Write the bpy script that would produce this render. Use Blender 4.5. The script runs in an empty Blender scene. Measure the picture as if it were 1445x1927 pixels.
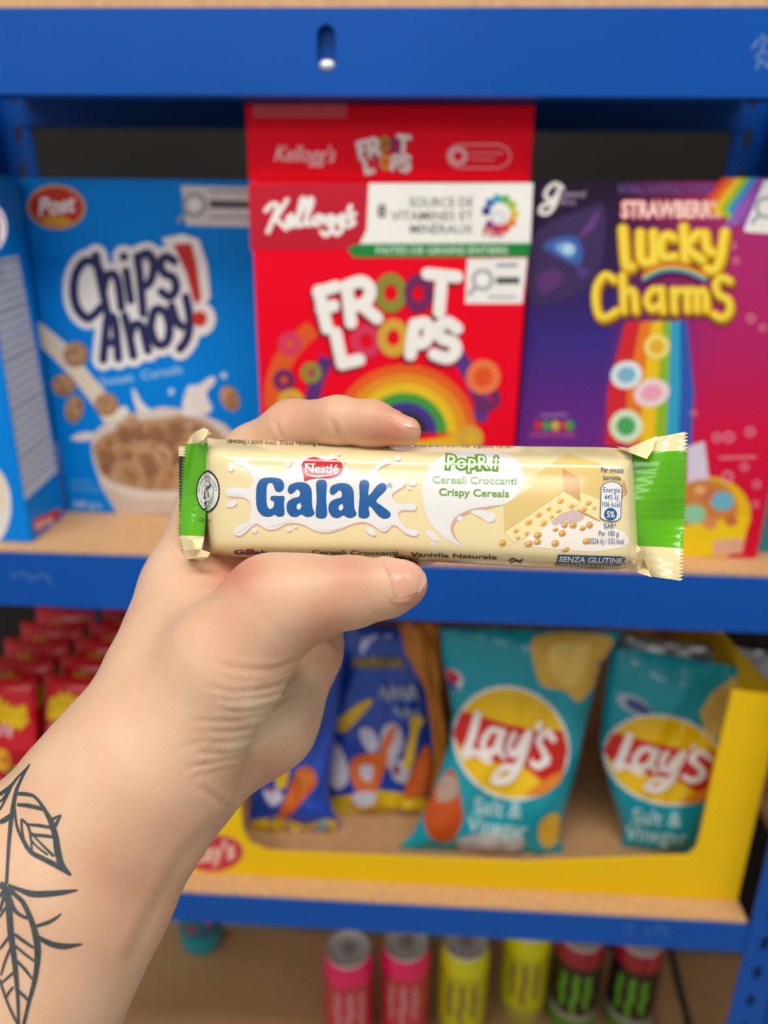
import bpy, bmesh, math, random
import numpy as np
from mathutils import Vector, Matrix
from mathutils.bvhtree import BVHTree
from mathutils.geometry import tessellate_polygon

random.seed(7)
scene = bpy.context.scene
COL = scene.collection
W, H, F = 1445.0, 1927.0, 1450.0

# ------------------------------------------------------------------ camera
_p, _yw, _r = [math.radians(a) for a in (20.512, 2.904, 0.714)]
FW = Vector((-math.sin(_yw) * math.cos(_p), math.cos(_yw) * math.cos(_p), -math.sin(_p)))
_rt = Vector((math.cos(_yw), math.sin(_yw), 0))
_up = _rt.cross(FW)
RT = _rt * math.cos(_r) + _up * math.sin(_r)
UP = _up * math.cos(_r) - _rt * math.sin(_r)
CAM = Vector((0, -0.56, 1.34))
cd = bpy.data.cameras.new('camera')
cam = bpy.data.objects.new('camera', cd)
COL.objects.link(cam)
cam.matrix_world = Matrix(((RT.x, UP.x, -FW.x, CAM.x), (RT.y, UP.y, -FW.y, CAM.y), (RT.z, UP.z, -FW.z, CAM.z), (0, 0, 0, 1)))
cd.sensor_fit = 'VERTICAL'
cd.sensor_height = 34.6
cd.lens = 34.6 * F / H
cd.clip_start = 0.01
cd.dof.use_dof = True
cd.dof.focus_distance = 0.203
cd.dof.aperture_fstop = 8.8
scene.camera = cam

# ------------------------------------------------------------------ world, lamps, exposure
wd = bpy.data.worlds.new('store_light')
scene.world = wd
wd.use_nodes = True
wd.node_tree.nodes['Background'].inputs[0].default_value = (1.0, 0.97, 0.93, 1)
wd.node_tree.nodes['Background'].inputs[1].default_value = 0.46


def area(name, loc, target, sx, sy, power, color):
    l = bpy.data.lights.new(name, 'AREA')
    l.shape = 'RECTANGLE'
    l.size, l.size_y, l.energy, l.color = sx, sy, power, color
    o = bpy.data.objects.new(name, l)
    COL.objects.link(o)
    o.location = loc
    o.rotation_euler = (Vector(target) - Vector(loc)).to_track_quat('-Z', 'Y').to_euler()
    return o


area('ceiling_strip_light', (0.0, -0.78, 2.75), (0.0, -0.30, 1.0), 2.4, 0.5, 38, (1.0, 0.96, 0.89))
area('ceiling_strip_light', (-0.9, -2.4, 2.75), (0, -0.1, 1.1), 2.2, 0.6, 27, (1.0, 0.97, 0.92))
scene.view_settings.view_transform = 'Standard'
scene.view_settings.look = 'None'
scene.view_settings.gamma = 1.0
scene.view_settings.use_curve_mapping = False
scene.view_settings.exposure = 0.0


# ------------------------------------------------------------------ helpers
def ray(px, py):
    return FW + RT * ((px - W / 2) / F) - UP * ((py - H / 2) / F)


def at_y(px, py, y):
    d = ray(px, py)
    return CAM + d * ((y - CAM.y) / d.y)


def at_z(px, py, z):
    d = ray(px, py)
    return CAM + d * ((z - CAM.z) / d.z)


def at_x(px, py, x):
    d = ray(px, py)
    return CAM + d * ((x - CAM.x) / d.x)


def at_d(px, py, depth):
    return CAM + ray(px, py) * depth


def project(P):
    q = Vector(P) - CAM
    z = q.dot(FW)
    return (W / 2 + F * q.dot(RT) / z, H / 2 - F * q.dot(UP) / z)


def lin(h):
    h = h.lstrip('#')
    c = [int(h[i:i + 2], 16) / 255 for i in (0, 2, 4)]
    return tuple(x / 12.92 if x <= 0.04045 else ((x + 0.055) / 1.055) ** 2.4 for x in c) + (1.0,)


MATS = {}


def mat(name, hexc, rough=0.5, metal=0.0, coat=0.0, vary=0.06, scale=40.0, bump=0.0, spec=0.35):
    """principled material whose colour is gently varied by a noise texture"""
    if name in MATS:
        return MATS[name]
    m = bpy.data.materials.new(name)
    m.use_nodes = True
    nt = m.node_tree
    b = nt.nodes['Principled BSDF']
    b.inputs['Roughness'].default_value = rough
    b.inputs['Metallic'].default_value = metal
    b.inputs['Coat Weight'].default_value = coat
    b.inputs['Coat Roughness'].default_value = 0.12
    b.inputs['Specular IOR Level'].default_value = spec
    c = lin(hexc)
    tc = nt.nodes.new('ShaderNodeTexCoord')
    nz = nt.nodes.new('ShaderNodeTexNoise')
    nz.inputs['Scale'].default_value = scale
    nz.inputs['Detail'].default_value = 3
    nt.links.new(tc.outputs['Object'], nz.inputs['Vector'])
    rp = nt.nodes.new('ShaderNodeValToRGB')
    rp.color_ramp.elements[0].position = 0.3
    rp.color_ramp.elements[1].position = 0.7
    rp.color_ramp.elements[0].color = tuple(x * (1 - vary) for x in c[:3]) + (1,)
    rp.color_ramp.elements[1].color = tuple(min(1, x * (1 + vary)) for x in c[:3]) + (1,)
    nt.links.new(nz.outputs['Fac'], rp.inputs['Fac'])
    nt.links.new(rp.outputs['Color'], b.inputs['Base Color'])
    if bump:
        bp = nt.nodes.new('ShaderNodeBump')
        bp.inputs['Strength'].default_value = bump
        bp.inputs['Distance'].default_value = 0.001
        nt.links.new(nz.outputs['Fac'], bp.inputs['Height'])
        nt.links.new(bp.outputs['Normal'], b.inputs['Normal'])
    MATS[name] = m
    return m


def ink(hexc, rough=0.45, coat=0.0):
    return mat('ink_%s_%d_%d' % (hexc.lstrip('#'), int(rough * 100), int(coat * 10)), hexc, rough, coat=coat, vary=0.03)


def link(o, parent=None):
    COL.objects.link(o)
    if parent is not None:
        o.parent = parent
        o.matrix_parent_inverse = parent.matrix_world.inverted()
    return o


def empty(name, loc, label, cat, group=None):
    o = bpy.data.objects.new(name, None)
    o.empty_display_size = 0.02
    COL.objects.link(o)
    o.matrix_world = Matrix.Translation(Vector(loc))
    o.location = loc
    o['label'] = label
    o['category'] = cat
    if group:
        o['group'] = group
    return o


def tag(o, label=None, cat=None, group=None, kind=None):
    for k, v in (('label', label), ('category', cat), ('group', group), ('kind', kind)):
        if v:
            o[k] = v
    return o


def mesh_obj(name, verts, faces, mats, parent=None, midx=None, smooth=False):
    """verts are world coordinates"""
    me = bpy.data.meshes.new(name)
    base = Vector((0, 0, 0))
    if parent is not None:
        base = parent.matrix_world.translation
    me.from_pydata([tuple(Vector(v) - base) for v in verts], [], faces)
    for m in (mats if isinstance(mats, (list, tuple)) else [mats]):
        me.materials.append(m)
    if midx is not None:
        me.polygons.foreach_set('material_index', midx)
    if smooth:
        me.polygons.foreach_set('use_smooth', [True] * len(me.polygons))
    me.update()
    o = bpy.data.objects.new(name, me)
    COL.objects.link(o)
    if parent is not None:
        o.parent = parent
    return o


class MB:
    """small mesh collector"""

    def __init__(self):
        self.v, self.f, self.mi = [], [], []

    def add(self, vs, fs, mi=0):
        n = len(self.v)
        self.v += [Vector(p) for p in vs]
        for f in fs:
            self.f.append(tuple(i + n for i in f))
            self.mi.append(mi)

    def box(self, lo, hi, mi=0, b=0.0):
        bm = bmesh.new()
        bmesh.ops.create_cube(bm, size=1)
        lo, hi = Vector(lo), Vector(hi)
        for v in bm.verts:
            v.co = Vector([(lo[i] + hi[i]) / 2 + v.co[i] * (hi[i] - lo[i]) for i in range(3)])
        if b:
            bmesh.ops.bevel(bm, geom=bm.edges[:], offset=b, segments=2, affect='EDGES', profile=0.6)
        self.bm(bm, mi)

    def bm(self, bm, mi=0):
        bm.verts.index_update()
        self.add([v.co.copy() for v in bm.verts], [[v.index for v in f.verts] for f in bm.faces], mi)
        bm.free()

    def lathe(self, prof, c, n=32, mi=0, mis=None):
        c = Vector(c)
        k = len(prof)
        vs = [c + Vector((r * math.cos(2 * math.pi * i / n), r * math.sin(2 * math.pi * i / n), z)) for i in range(n) for r, z in prof]
        for j in range(k - 1):
            fs = [(i * k + j, ((i + 1) % n) * k + j, ((i + 1) % n) * k + j + 1, i * k + j + 1) for i in range(n)]
            if j == 0:
                self.add(vs, fs, mis[j] if mis else mi)
                base = len(self.v) - len(vs)
            else:
                for f in fs:
                    self.f.append(tuple(q + base for q in f))
                    self.mi.append(mis[j] if mis else mi)

    def tube(self, pts, r, n=10, mi=0):
        pts = [Vector(p) for p in pts]
        rs = r if isinstance(r, (list, tuple)) else [r] * len(pts)
        vs, fs = [], []
        for i, p in enumerate(pts):
            t = (pts[min(i + 1, len(pts) - 1)] - pts[max(i - 1, 0)]).normalized()
            a = t.orthogonal().normalized() if i == 0 else (a - t * a.dot(t)).normalized()
            b = t.cross(a)
            vs += [p + (a * math.cos(2 * math.pi * j / n) + b * math.sin(2 * math.pi * j / n)) * rs[i] for j in range(n)]
        for i in range(len(pts) - 1):
            fs += [(i * n + j, i * n + (j + 1) % n, (i + 1) * n + (j + 1) % n, (i + 1) * n + j) for j in range(n)]
        fs += [tuple(range(n - 1, -1, -1)), tuple(range((len(pts) - 1) * n, len(pts) * n))]
        self.add(vs, fs, mi)

    def prism(self, outline, back, holes=(), mi=0):
        """flat plate: outline (3D points, one plane) swept by vector back, with through holes"""
        loops = [[Vector(p) for p in outline]] + [[Vector(p) for p in h] for h in holes]
        back = Vector(back)
        flat = [p for l in loops for p in l]
        tris = tessellate_polygon(loops)
        n = len(flat)
        self.add(flat + [p + back for p in flat], [tuple(t) for t in tris] + [tuple(q + n for q in reversed(t)) for t in tris], mi)
        b0, o = len(self.v) - 2 * n, 0
        for l in loops:
            k = len(l)
            for i in range(k):
                self.f.append((b0 + o + i, b0 + o + (i + 1) % k, b0 + o + (i + 1) % k + n, b0 + o + i + n))
                self.mi.append(mi)
            o += k

    def build(self, name, mats, parent=None, smooth=False):
        o = mesh_obj(name, self.v, self.f, mats, parent, self.mi, smooth)
        bm = bmesh.new()
        bm.from_mesh(o.data)
        bmesh.ops.recalc_face_normals(bm, faces=bm.faces[:])
        bm.to_mesh(o.data)
        bm.free()
        return o


def auto_smooth(o, deg=40):
    o.data.polygons.foreach_set('use_smooth', [True] * len(o.data.polygons))
    o.data.set_sharp_from_angle(angle=math.radians(deg))


# ------------------------------------------------------------------ printed artwork
def crom(pts, n=6, closed=False):
    """Catmull-Rom curve through the points"""
    P = [Vector(p[:2]) for p in pts]
    if len(P) < 3:
        return P
    out = []
    m = len(P)
    rng = range(m if closed else m - 1)
    for i in rng:
        if closed:
            a, b, c, d = P[(i - 1) % m], P[i], P[(i + 1) % m], P[(i + 2) % m]
        else:
            a, b, c, d = P[max(i - 1, 0)], P[i], P[i + 1], P[min(i + 2, m - 1)]
        for k in range(n):
            t = k / n
            out.append(0.5 * ((2 * b) + (c - a) * t + (2 * a - 5 * b + 4 * c - d) * t * t + (3 * b - a - 3 * c + d) * t ** 3))
    if not closed:
        out.append(P[-1])
    return out


_FONT = {}


def glyphs(s, bold=0.0, spacing=1.0):
    key = (s, bold, spacing)
    if key not in _FONT:
        c = bpy.data.curves.new('lettering', 'FONT')
        c.body = s
        c.size = 1.0
        c.offset = bold
        c.space_character = spacing
        c.resolution_u = 3
        c.fill_mode = 'FRONT'
        o = bpy.data.objects.new('lettering', c)
        COL.objects.link(o)
        bpy.context.view_layer.update()
        me = bpy.data.meshes.new_from_object(o.evaluated_get(bpy.context.evaluated_depsgraph_get()))
        me.calc_loop_triangles()
        v = [(p.co.x, p.co.y) for p in me.vertices]
        f = [tuple(t.vertices) for t in me.loop_triangles]
        bpy.data.objects.remove(o)
        bpy.data.curves.remove(c)
        bpy.data.meshes.remove(me)
        _FONT[key] = (v, f)
    return _FONT[key]


class Art:
    """flat printed shapes in a drawing plane, transferred onto a surface by build()"""

    def __init__(self, T=None):
        self.items = []
        self.T = T or (lambda u, v: (u, v))

    def _add(self, v, f, m, layer):
        self.items.append(([self.T(*p) for p in v], f, m, layer))

    def poly(self, pts, m, layer=0, smooth=False, holes=()):
        pts = crom(pts, 5, True) if smooth else [Vector(p) for p in pts]
        loops = [[Vector((p[0], p[1], 0)) for p in l] for l in [pts] + list(holes)]
        flat = [(p.x, p.y) for l in loops for p in l]
        self._add(flat, [tuple(t) for t in tessellate_polygon(loops)], m, layer)

    def ell(self, c, rx, ry, m, layer=0, ang=0.0, n=28, hole=0.0, hy=None):
        ca, sa = math.cos(math.radians(ang)), math.sin(math.radians(ang))

        def ring(k, kk=None):
            kk = k if kk is None else kk
            return [(c[0] + rx * k * math.cos(t) * ca - ry * kk * math.sin(t) * sa, c[1] + rx * k * math.cos(t) * sa + ry * kk * math.sin(t) * ca)
                    for t in [2 * math.pi * i / n for i in range(n)]]
        if hole:
            v = ring(1) + ring(hole, hy)
            f = [(i, (i + 1) % n, n + (i + 1) % n, n + i) for i in range(n)]
        else:
            v = ring(1) + [tuple(c[:2])]
            f = [(i, (i + 1) % n, n) for i in range(n)]
        self._add(v, f, m, layer)

    def stroke(self, pts, w, m, layer=0, smooth=True, closed=False, cap=True, n=6):
        ws = w if isinstance(w, (list, tuple)) else None
        P = crom(pts, n, closed) if smooth and len(pts) > 2 else [Vector(p[:2]) for p in pts]
        k = len(P)
        v, f = [], []
        for i, p in enumerate(P):
            a = P[(i - 1) % k] if closed else P[max(i - 1, 0)]
            b = P[(i + 1) % k] if closed else P[min(i + 1, k - 1)]
            t = (b - a)
            t = t.normalized() if t.length > 1e-9 else Vector((1, 0))
            nn = Vector((-t.y, t.x))
            if ws:
                q = i / max(1, k - 1) * (len(ws) - 1)
                j = min(int(q), len(ws) - 2)
                hw = (ws[j] * (1 - q + j) + ws[j + 1] * (q - j)) / 2
            else:
                hw = w / 2
            v += [tuple(p + nn * hw), tuple(p - nn * hw)]
        for i in range(k if closed else k - 1):
            j = (i + 1) % k
            f.append((2 * i, 2 * j, 2 * j + 1, 2 * i + 1))
        self._add(v, f, m, layer)
        if cap and not closed:
            e0, e1 = (ws[0], ws[-1]) if ws else (w, w)
            for q, r, s_ in ((P[0], P[1], e0 / 2), (P[-1], P[-2], e1 / 2)):
                a0 = math.atan2(q[1] - r[1], q[0] - r[0])
                hd = [(q[0] + s_ * math.cos(a0 + t), q[1] + s_ * math.sin(a0 + t)) for t in np.linspace(-math.pi / 2, math.pi / 2, 9)]
                self._add(hd + [tuple(q[:2])], [(i, i + 1, 9) for i in range(8)], m, layer)
            if not smooth:
                for p in P[1:-1]:
                    self.ell(p, (ws[0] if ws else w) / 2, (ws[0] if ws else w) / 2, m, layer, n=14)

    def text(self, s, x, y, size, m, layer=0, bold=0.0, shear=0.0, ang=0.0, width=None, align='L', spacing=1.0, bend=None):
        """baseline start (x, y); y grows downwards; size = em; width squeezes the line to that length"""
        v, f = glyphs(s, bold, spacing)
        if not v:
            return
        x0 = min(p[0] for p in v)
        x1 = max(p[0] for p in v)
        xs = size if width is None else width / (x1 - x0)
        ca, sa = math.cos(math.radians(ang)), math.sin(math.radians(ang))
        out = []
        L = (x1 - x0) * xs
        off = {'L': 0, 'C': -L / 2, 'R': -L}[align]
        for p in v:
            lx = (p[0] - x0) * xs + off + shear * p[1] * size
            ly = -p[1] * size
            if bend:
                ly += bend(lx / L)
            out.append((x + lx * ca - ly * sa, y + lx * sa + ly * ca))
        self._add(out, f, m, layer)

    def build(self, name, surf, parent=None, maxlen=None, off=0.0002, step=0.000012):
        V, Fc, MI, ms = [], [], [], []
        for idx, (v, f, m, layer) in enumerate(sorted(self.items, key=lambda q: q[3])):
            if m not in ms:
                ms.append(m)
            mi = ms.index(m)
            if maxlen:
                bm = bmesh.new()
                bv = [bm.verts.new((p[0], p[1], 0)) for p in v]
                for t in f:
                    try:
                        bm.faces.new([bv[i] for i in t])
                    except ValueError:
                        pass
                bmesh.ops.triangulate(bm, faces=bm.faces[:])
                for _ in range(7):
                    long = [e for e in bm.edges if e.calc_length() > maxlen]
                    if not long:
                        break
                    bmesh.ops.subdivide_edges(bm, edges=long, cuts=1)
                    bmesh.ops.triangulate(bm, faces=[q for q in bm.faces if len(q.verts) > 3])
                bm.verts.index_update()
                v = [(q.co.x, q.co.y) for q in bm.verts]
                f = [tuple(q.index for q in t.verts) for t in bm.faces]
                bm.free()
            hit = [surf(*p) for p in v]
            n0 = len(V)
            ok = [h is not None for h in hit]
            V += [(h[0] + h[1] * (off + idx * step + min(i, 400) * 1e-8)) if h else CAM for i, h in enumerate(hit)]
            for t in f:
                if all(ok[i] for i in t):
                    t = [i + n0 for i in t]
                    a, b, c = V[t[0]], V[t[1]], V[t[2]]
                    if (b - a).cross(c - a).dot(a - CAM) > 0:
                        t = t[::-1]
                    Fc.append(tuple(t))
                    MI.append(mi)
        used = sorted({i for t in Fc for i in t})
        re = {q: i for i, q in enumerate(used)}
        return mesh_obj(name, [V[i] for i in used], [tuple(re[i] for i in t) for t in Fc], ms, parent, MI, smooth=bool(maxlen))


def plane_surf(p0, n):
    p0, n = Vector(p0), Vector(n).normalized()

    def s(px, py):
        d = ray(px, py)
        return CAM + d * ((p0 - CAM).dot(n) / d.dot(n)), n
    return s


def bvh_surf(objs, keep=False):
    vs, fs = [], []
    for o in objs:
        base = len(vs)
        mw = o.matrix_world if o.parent is None else Matrix.Translation(o.parent.matrix_world.translation)
        vs += [mw @ v.co for v in o.data.vertices]
        fs += [tuple(i + base for i in p.vertices) for p in o.data.polygons]
    tree = BVHTree.FromPolygons(vs, fs)

    def s(px, py):
        d = ray(px, py).normalized()
        h = tree.ray_cast(CAM, d)
        if h[0] is None:
            if keep:
                return None
            return None
        n = h[1]
        if n.dot(d) > 0:
            n = -n
        return h[0], n
    return s


def structure(o):
    o['kind'] = 'structure'
    return o

# ------------------------------------------------------------------ the room behind the rack
m_floor = mat('shop_floor_grey', '#c4bcb0', 0.5, scale=6)
m_wall = mat('back_wall_paint', '#1d1916', 0.8, scale=5)
m_ceil = mat('ceiling_white', '#e8e4dc', 0.8)
b = MB(); b.box((-3, -4, -0.05), (3, 0.75, 0)); structure(b.build('floor', m_floor))
b = MB(); b.box((-3, 0.6, 0), (3, 0.75, 2.8)); structure(b.build('wall_back', m_wall))
b = MB(); b.box((-3, -4, 2.8), (3, 0.75, 2.85)); structure(b.build('ceiling', m_ceil))

# ------------------------------------------------------------------ the blue shelf rack
m_blue = mat('blue_painted_steel', '#0850ae', 0.42, spec=0.18, vary=0.05, scale=9)
m_scuff = mat('scuffed_paint', '#5f83bd', 0.6)
m_smudge = mat('smudged_paint', '#2c62b0', 0.6)
m_wood = mat('chipboard', '#d2a678', 0.6, vary=0.1, scale=160, bump=0.2)
XL, XR, YB = -0.445, 0.3205, 0.36
Z_TOP, Z_MID, Z_LOW, Z_BOT = 1.474, 1.088, 0.730, 0.280
rack = empty('shelf_rack', (-0.06, 0.18, 0), 'blue steel shelf rack with chipboard decks holding all the groceries', 'shelf')


def slot(cx, cz, w, h, y):
    r = w / 2
    pts = [(cx + r * math.cos(t), y, cz + h / 2 - r + r * math.sin(t)) for t in np.linspace(0, math.pi, 9)]
    pts += [(cx + r * math.cos(t), y, cz - h / 2 + r + r * math.sin(t)) for t in np.linspace(math.pi, 2 * math.pi, 9)]
    return pts


def front_beam(z0, z1, holes=()):
    mb = MB()
    x0, x1 = XL + 0.002, XR - 0.001
    mb.prism([(x0, 0, z0), (x1, 0, z0), (x1, 0, z1), (x0, 0, z1)], (0, 0.002, 0), holes)
    mb.box((x0, 0.002, z0), (x1, 0.022, z0 + 0.002))
    mb.box((x0, 0.002, z1 - 0.002), (x1, 0.022, z1))
    mb.box((x0, 0.0075, z0 + 0.002), (x1, 0.0095, z1 - 0.002))
    o = mb.build('beam', m_blue, rack)
    return o


c = at_y(614, 91, 0)
w_ = (at_y(632, 91, 0) - at_y(597, 91, 0)).length
h_ = (at_y(614, 45, 0) - at_y(614, 136, 0)).length
front_beam(1.4175, 1.4665, [slot(c.x, c.z, w_, h_, 0)])
bm = bmesh.new()
bmesh.ops.create_uvsphere(bm, u_segments=16, v_segments=10, radius=1)
bmesh.ops.transform(bm, matrix=Matrix.Translation((c.x, 0.003, c.z - h_ / 2 + 0.0042)) @ Matrix.Diagonal((0.0058, 0.0035, 0.0036, 1)), verts=bm.verts[:])
mb = MB(); mb.bm(bm)
mb.build('slot_glint', mat('glint_metal', '#e8e8ea', 0.25, metal=0.5), rack, True)  # added bright bead standing in for the glint on the slot's lower rim
front_beam(1.0365, 1.0845)
front_beam(0.6930, 0.7265)
front_beam(0.2300, 0.2765)
for z in (1.433, 1.050, 0.693, 0.232):
    mb = MB()
    mb.box((XL, YB - 0.01, z), (XR, YB - 0.008, z + 0.034))
    mb.box((XL, YB - 0.03, z), (XR, YB - 0.01, z + 0.002))
    mb.build('beam', m_blue, rack)
for z in (Z_TOP, Z_MID, Z_LOW, Z_BOT):
    mb = MB()
    ex = 0.036 if z == Z_BOT else 0.0
    mb.box((XL + 0.003 - ex, 0.0025, z - 0.012), (XR - 0.002 + ex, YB - 0.012, z), b=0.0006)
    mb.build('deck', m_wood, rack)


def post(x0, x1, y, sgn):
    """L-section upright with a row of keyhole slots in its front flange"""
    mb = MB()
    holes = []
    z = 0.06
    while z < 1.8:
        holes.append(slot((x0 + x1) / 2, z, 0.008, 0.018, y))
        z += 0.038
    mb.prism([(x0, y, 0.0), (x1, y, 0.0), (x1, y, 1.85), (x0, y, 1.85)], (0, 0.002, 0), holes)
    xs = x1 if sgn > 0 else x0
    ys = (y + 0.002, y + 0.034) if y < 0.1 else (y - 0.034, y)
    mb.box((xs - 0.001, ys[0], 0), (xs + 0.001, ys[1], 1.85))
    mb.build('post', m_blue, rack)


post(XR, XR + 0.034, -0.001, 1)
post(XL - 0.034, XL, -0.001, -1)
post(XR - 0.005, XR + 0.029, YB, 1)
post(XL - 0.029, XL + 0.005, YB, -1)
# scuffs on the painted beams
a = Art()
for pts in ([(1428, 75), (1420, 84), (1416, 90)], [(1434, 66), (1438, 80), (1432, 92)], [(1422, 108), (1436, 96), (1443, 104)], [(1424, 128), (1430, 112), (1441, 124)],
            [(1446, 70), (1452, 100), (1444, 128)]):
    a.stroke(pts, 5, m_scuff)
a.build('scuff', plane_surf((0, 0, 0), (0, -1, 0)), rack)
a = Art()
for pts in ([(24, 1085), (44, 1078), (60, 1092)], [(66, 1088), (84, 1082), (96, 1096)]):
    a.stroke(pts, 9, m_smudge)
a.build('scuff', plane_surf((0, 0, 0), (0, -1, 0)), rack)
a = Art()
for pts in ([(1176, 1742), (1190, 1742), (1180, 1760)], [(1214, 1758), (1218, 1746), (1222, 1760)], [(1234, 1760), (1240, 1742), (1250, 1744), (1254, 1762)]):
    a.stroke(pts, 5, m_smudge)
a.build('scuff', plane_surf((0, 0, 0), (0, -1, 0)), rack)



def copy_tree(o, parent=None):
    c_ = o.copy()
    COL.objects.link(c_)
    if parent is not None:
        c_.parent = parent
    for ch in [q for q in bpy.data.objects if q.parent == o]:
        copy_tree(ch, c_)
    return c_


rack2 = copy_tree(rack)
rack2.location.x += 0.8365
rack2['label'] = 'neighbouring blue steel shelf rack at the right edge, mostly out of view'
for ch in [q for q in bpy.data.objects if q.parent == rack2 and q.name.split('.')[0] in ('scuff', 'slot_glint')]:
    bpy.data.objects.remove(ch)

# ------------------------------------------------------------------ cereal boxes
def carton(name, x0, x1, y0, y1, z0, z1, m, parent):
    mb = MB()
    mb.box((x0, y0, z0), (x1, y1, z1), b=0.0012)
    o = mb.build(name, m, parent)
    return o


def magnifier(a, c, r, m, layer):
    a.ell(c, r, r, m, layer, hole=0.68)
    a.stroke([(c[0] - r * 0.62, c[1] + r * 0.62), (c[0] - r * 1.25, c[1] + r * 1.3)], r * 0.34, m, layer)


K_W, K_R = ink('#f4f2f0'), ink('#cf0a2c')
m_cblue = mat('blue_printed_card', '#0084e6', 0.5, spec=0.12, vary=0.04, scale=14)
m_navy = ink('#23285e')
m_cream = ink('#e9ddca')
m_biscuit = [ink('#a97f58'), ink('#b98d63'), ink('#96694a'), ink('#c39a72')]
m_paper = ink('#dfe3ea')
m_grey = ink('#9aa0a8')

U = lambda u, v: (u * 0.4047, 320 + v * 0.4047)
yc = 0.088
xl = -0.3262
zt = at_y(200, 336, yc).z
box1 = empty('cereal_box', (xl + 0.095, yc + 0.03, Z_MID), 'blue cereal box with a cookie cereal bowl on its front, left of the red box', 'cereal box', 'cereal boxes on the middle shelf')
carton('carton', xl, xl + 0.192, yc, yc + 0.062, Z_MID, zt, m_cblue, box1)
S = plane_surf((0, yc, 0), (0, -1, 0))
a = Art(U)
a.ell((262, 172), 136, 104, ink('#d99b45'), 0, 4)
a.ell((262, 172), 122, 90, ink('#c4281f'), 1, 4)
a.ell((265, 236), 70, 24, ink('#e0a02c'), 2, 4)
a.text('Post', 180, 212, 112, K_W, 3, 0.03, 0.22, -7, width=168)
o = a.build('brand_badge', S, box1); o['label'] = 'round red badge with gold rim'
a = Art(U)
a.poly([(842, 72), (1190, 80), (1190, 265), (865, 258)], ink('#d5d5d8'))
magnifier(a, (905, 162), 58, m_grey, 1)
a.ell((905, 162), 26, 26, ink('#efefef'), 1)
a.poly([(975, 140), (1180, 145), (1180, 180), (975, 176)], ink('#4a4d55'), 1)
a.text('CLICK & COLLECT', 985, 110, 30, m_grey, 1) if False else a.poly([(975, 92), (1180, 95), (1180, 106), (975, 104)], m_grey, 1)
a.poly([(975, 212), (1180, 215), (1180, 226), (975, 224)], m_grey, 1)
a.build('recycling_notice', S, box1)
L_CA = [
    [(472, 478), (440, 432), (395, 425), (356, 480), (344, 560), (360, 640), (405, 688), (445, 668), (468, 640)],
    [(446, 398), (470, 520), (500, 662)], [(482, 560), (498, 496), (532, 484), (552, 530), (566, 640)],
    [(588, 470), (610, 606)], [(576, 402), (578, 404)],
    [(640, 402), (655, 520), (668, 668)], [(644, 405), (690, 388), (716, 440), (700, 520), (660, 545)],
    [(812, 424), (776, 404), (748, 428), (762, 478), (808, 502), (820, 552), (792, 590), (752, 566)],
    [(482, 880), (500, 690)], [(500, 690), (534, 694), (552, 874)], [(488, 806), (540, 796)],
    [(582, 678), (604, 770), (622, 862)], [(606, 780), (624, 722), (658, 722), (676, 780), (690, 838)],
    [(700, 730), (722, 650), (768, 660), (790, 730), (776, 800), (730, 806), (700, 730)],
    [(800, 632), (822, 700), (846, 726)], [(866, 590), (884, 690), (872, 780), (838, 830)]]
a = Art(U)
for s in L_CA:
    a.stroke(s, 104, ink('#f3f1f4'), 0)
a.poly([(360, 480), (800, 420), (880, 640), (860, 800), (500, 860), (400, 640)], ink('#f3f1f4'), 0)
a.poly([(752, 318), (850, 298), (925, 322), (965, 440), (980, 590), (940, 650), (870, 640), (810, 400)], ink('#f3f1f4'), 0, smooth=False)
a.ell((928, 692), 76, 80, ink('#f3f1f4'), 0)
for s in L_CA:
    a.stroke(s, 40, m_navy, 2)
a.poly([(808, 346), (890, 340), (915, 440), (936, 590), (918, 626), (900, 600), (865, 470)], ink('#c8281e'), 2)
a.ell((930, 690), 33, 35, ink('#d02a1c'), 2)
o = a.build('title_lettering', S, box1); o['label'] = 'navy hand-drawn lettering outlined in white with a red exclamation mark'
a = Art(U)
a.text('Sweet  Cereals', 470, 1006, 56, ink('#9fd2f2'), 0, 0.01, 0, -9.5, width=385)
a.build('caption_lettering', S, box1)
a = Art(U)
a.text('300 g e', 340, 1568, 46, ink('#b9dff5'), 0, 0.01, 0, 2, width=130)
for k in range(3):
    a.poly([(330, 1440 + k * 22), (430 + 20 * k, 1446 + k * 22), (430 + 20 * k, 1452 + k * 22), (330, 1446 + k * 22)], ink('#5aaee2'))
a.build('weight_lettering', S, box1)
a = Art(U)
a.poly([(166, 706), (190, 712), (300, 800), (430, 960), (560, 1110), (640, 1240), (520, 1230), (440, 1100), (330, 960), (235, 862), (180, 810)], m_cream, 0)
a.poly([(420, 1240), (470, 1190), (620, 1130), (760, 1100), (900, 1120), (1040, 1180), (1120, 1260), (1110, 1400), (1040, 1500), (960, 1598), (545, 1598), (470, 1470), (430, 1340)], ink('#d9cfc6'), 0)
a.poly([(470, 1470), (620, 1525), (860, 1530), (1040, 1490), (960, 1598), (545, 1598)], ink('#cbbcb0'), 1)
for pts in ([(640, 1120), (616, 1030), (625, 1020), (660, 1080), (700, 1120)], [(850, 1130), (872, 1010), (920, 1000), (985, 960), (1000, 985), (960, 1040), (985, 1110), (940, 1140)],
            [(330, 1250), (380, 1220), (440, 1225), (400, 1260)], [(555, 1130), (580, 1095), (610, 1150)]):
    a.poly(pts, ink('#e6e2e0'), 1, smooth=True)
a.ell((1040, 955), 14, 14, ink('#cfe2f0'), 1)
a.ell((797, 1030), 12, 14, ink('#cfe2f0'), 1)
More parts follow.
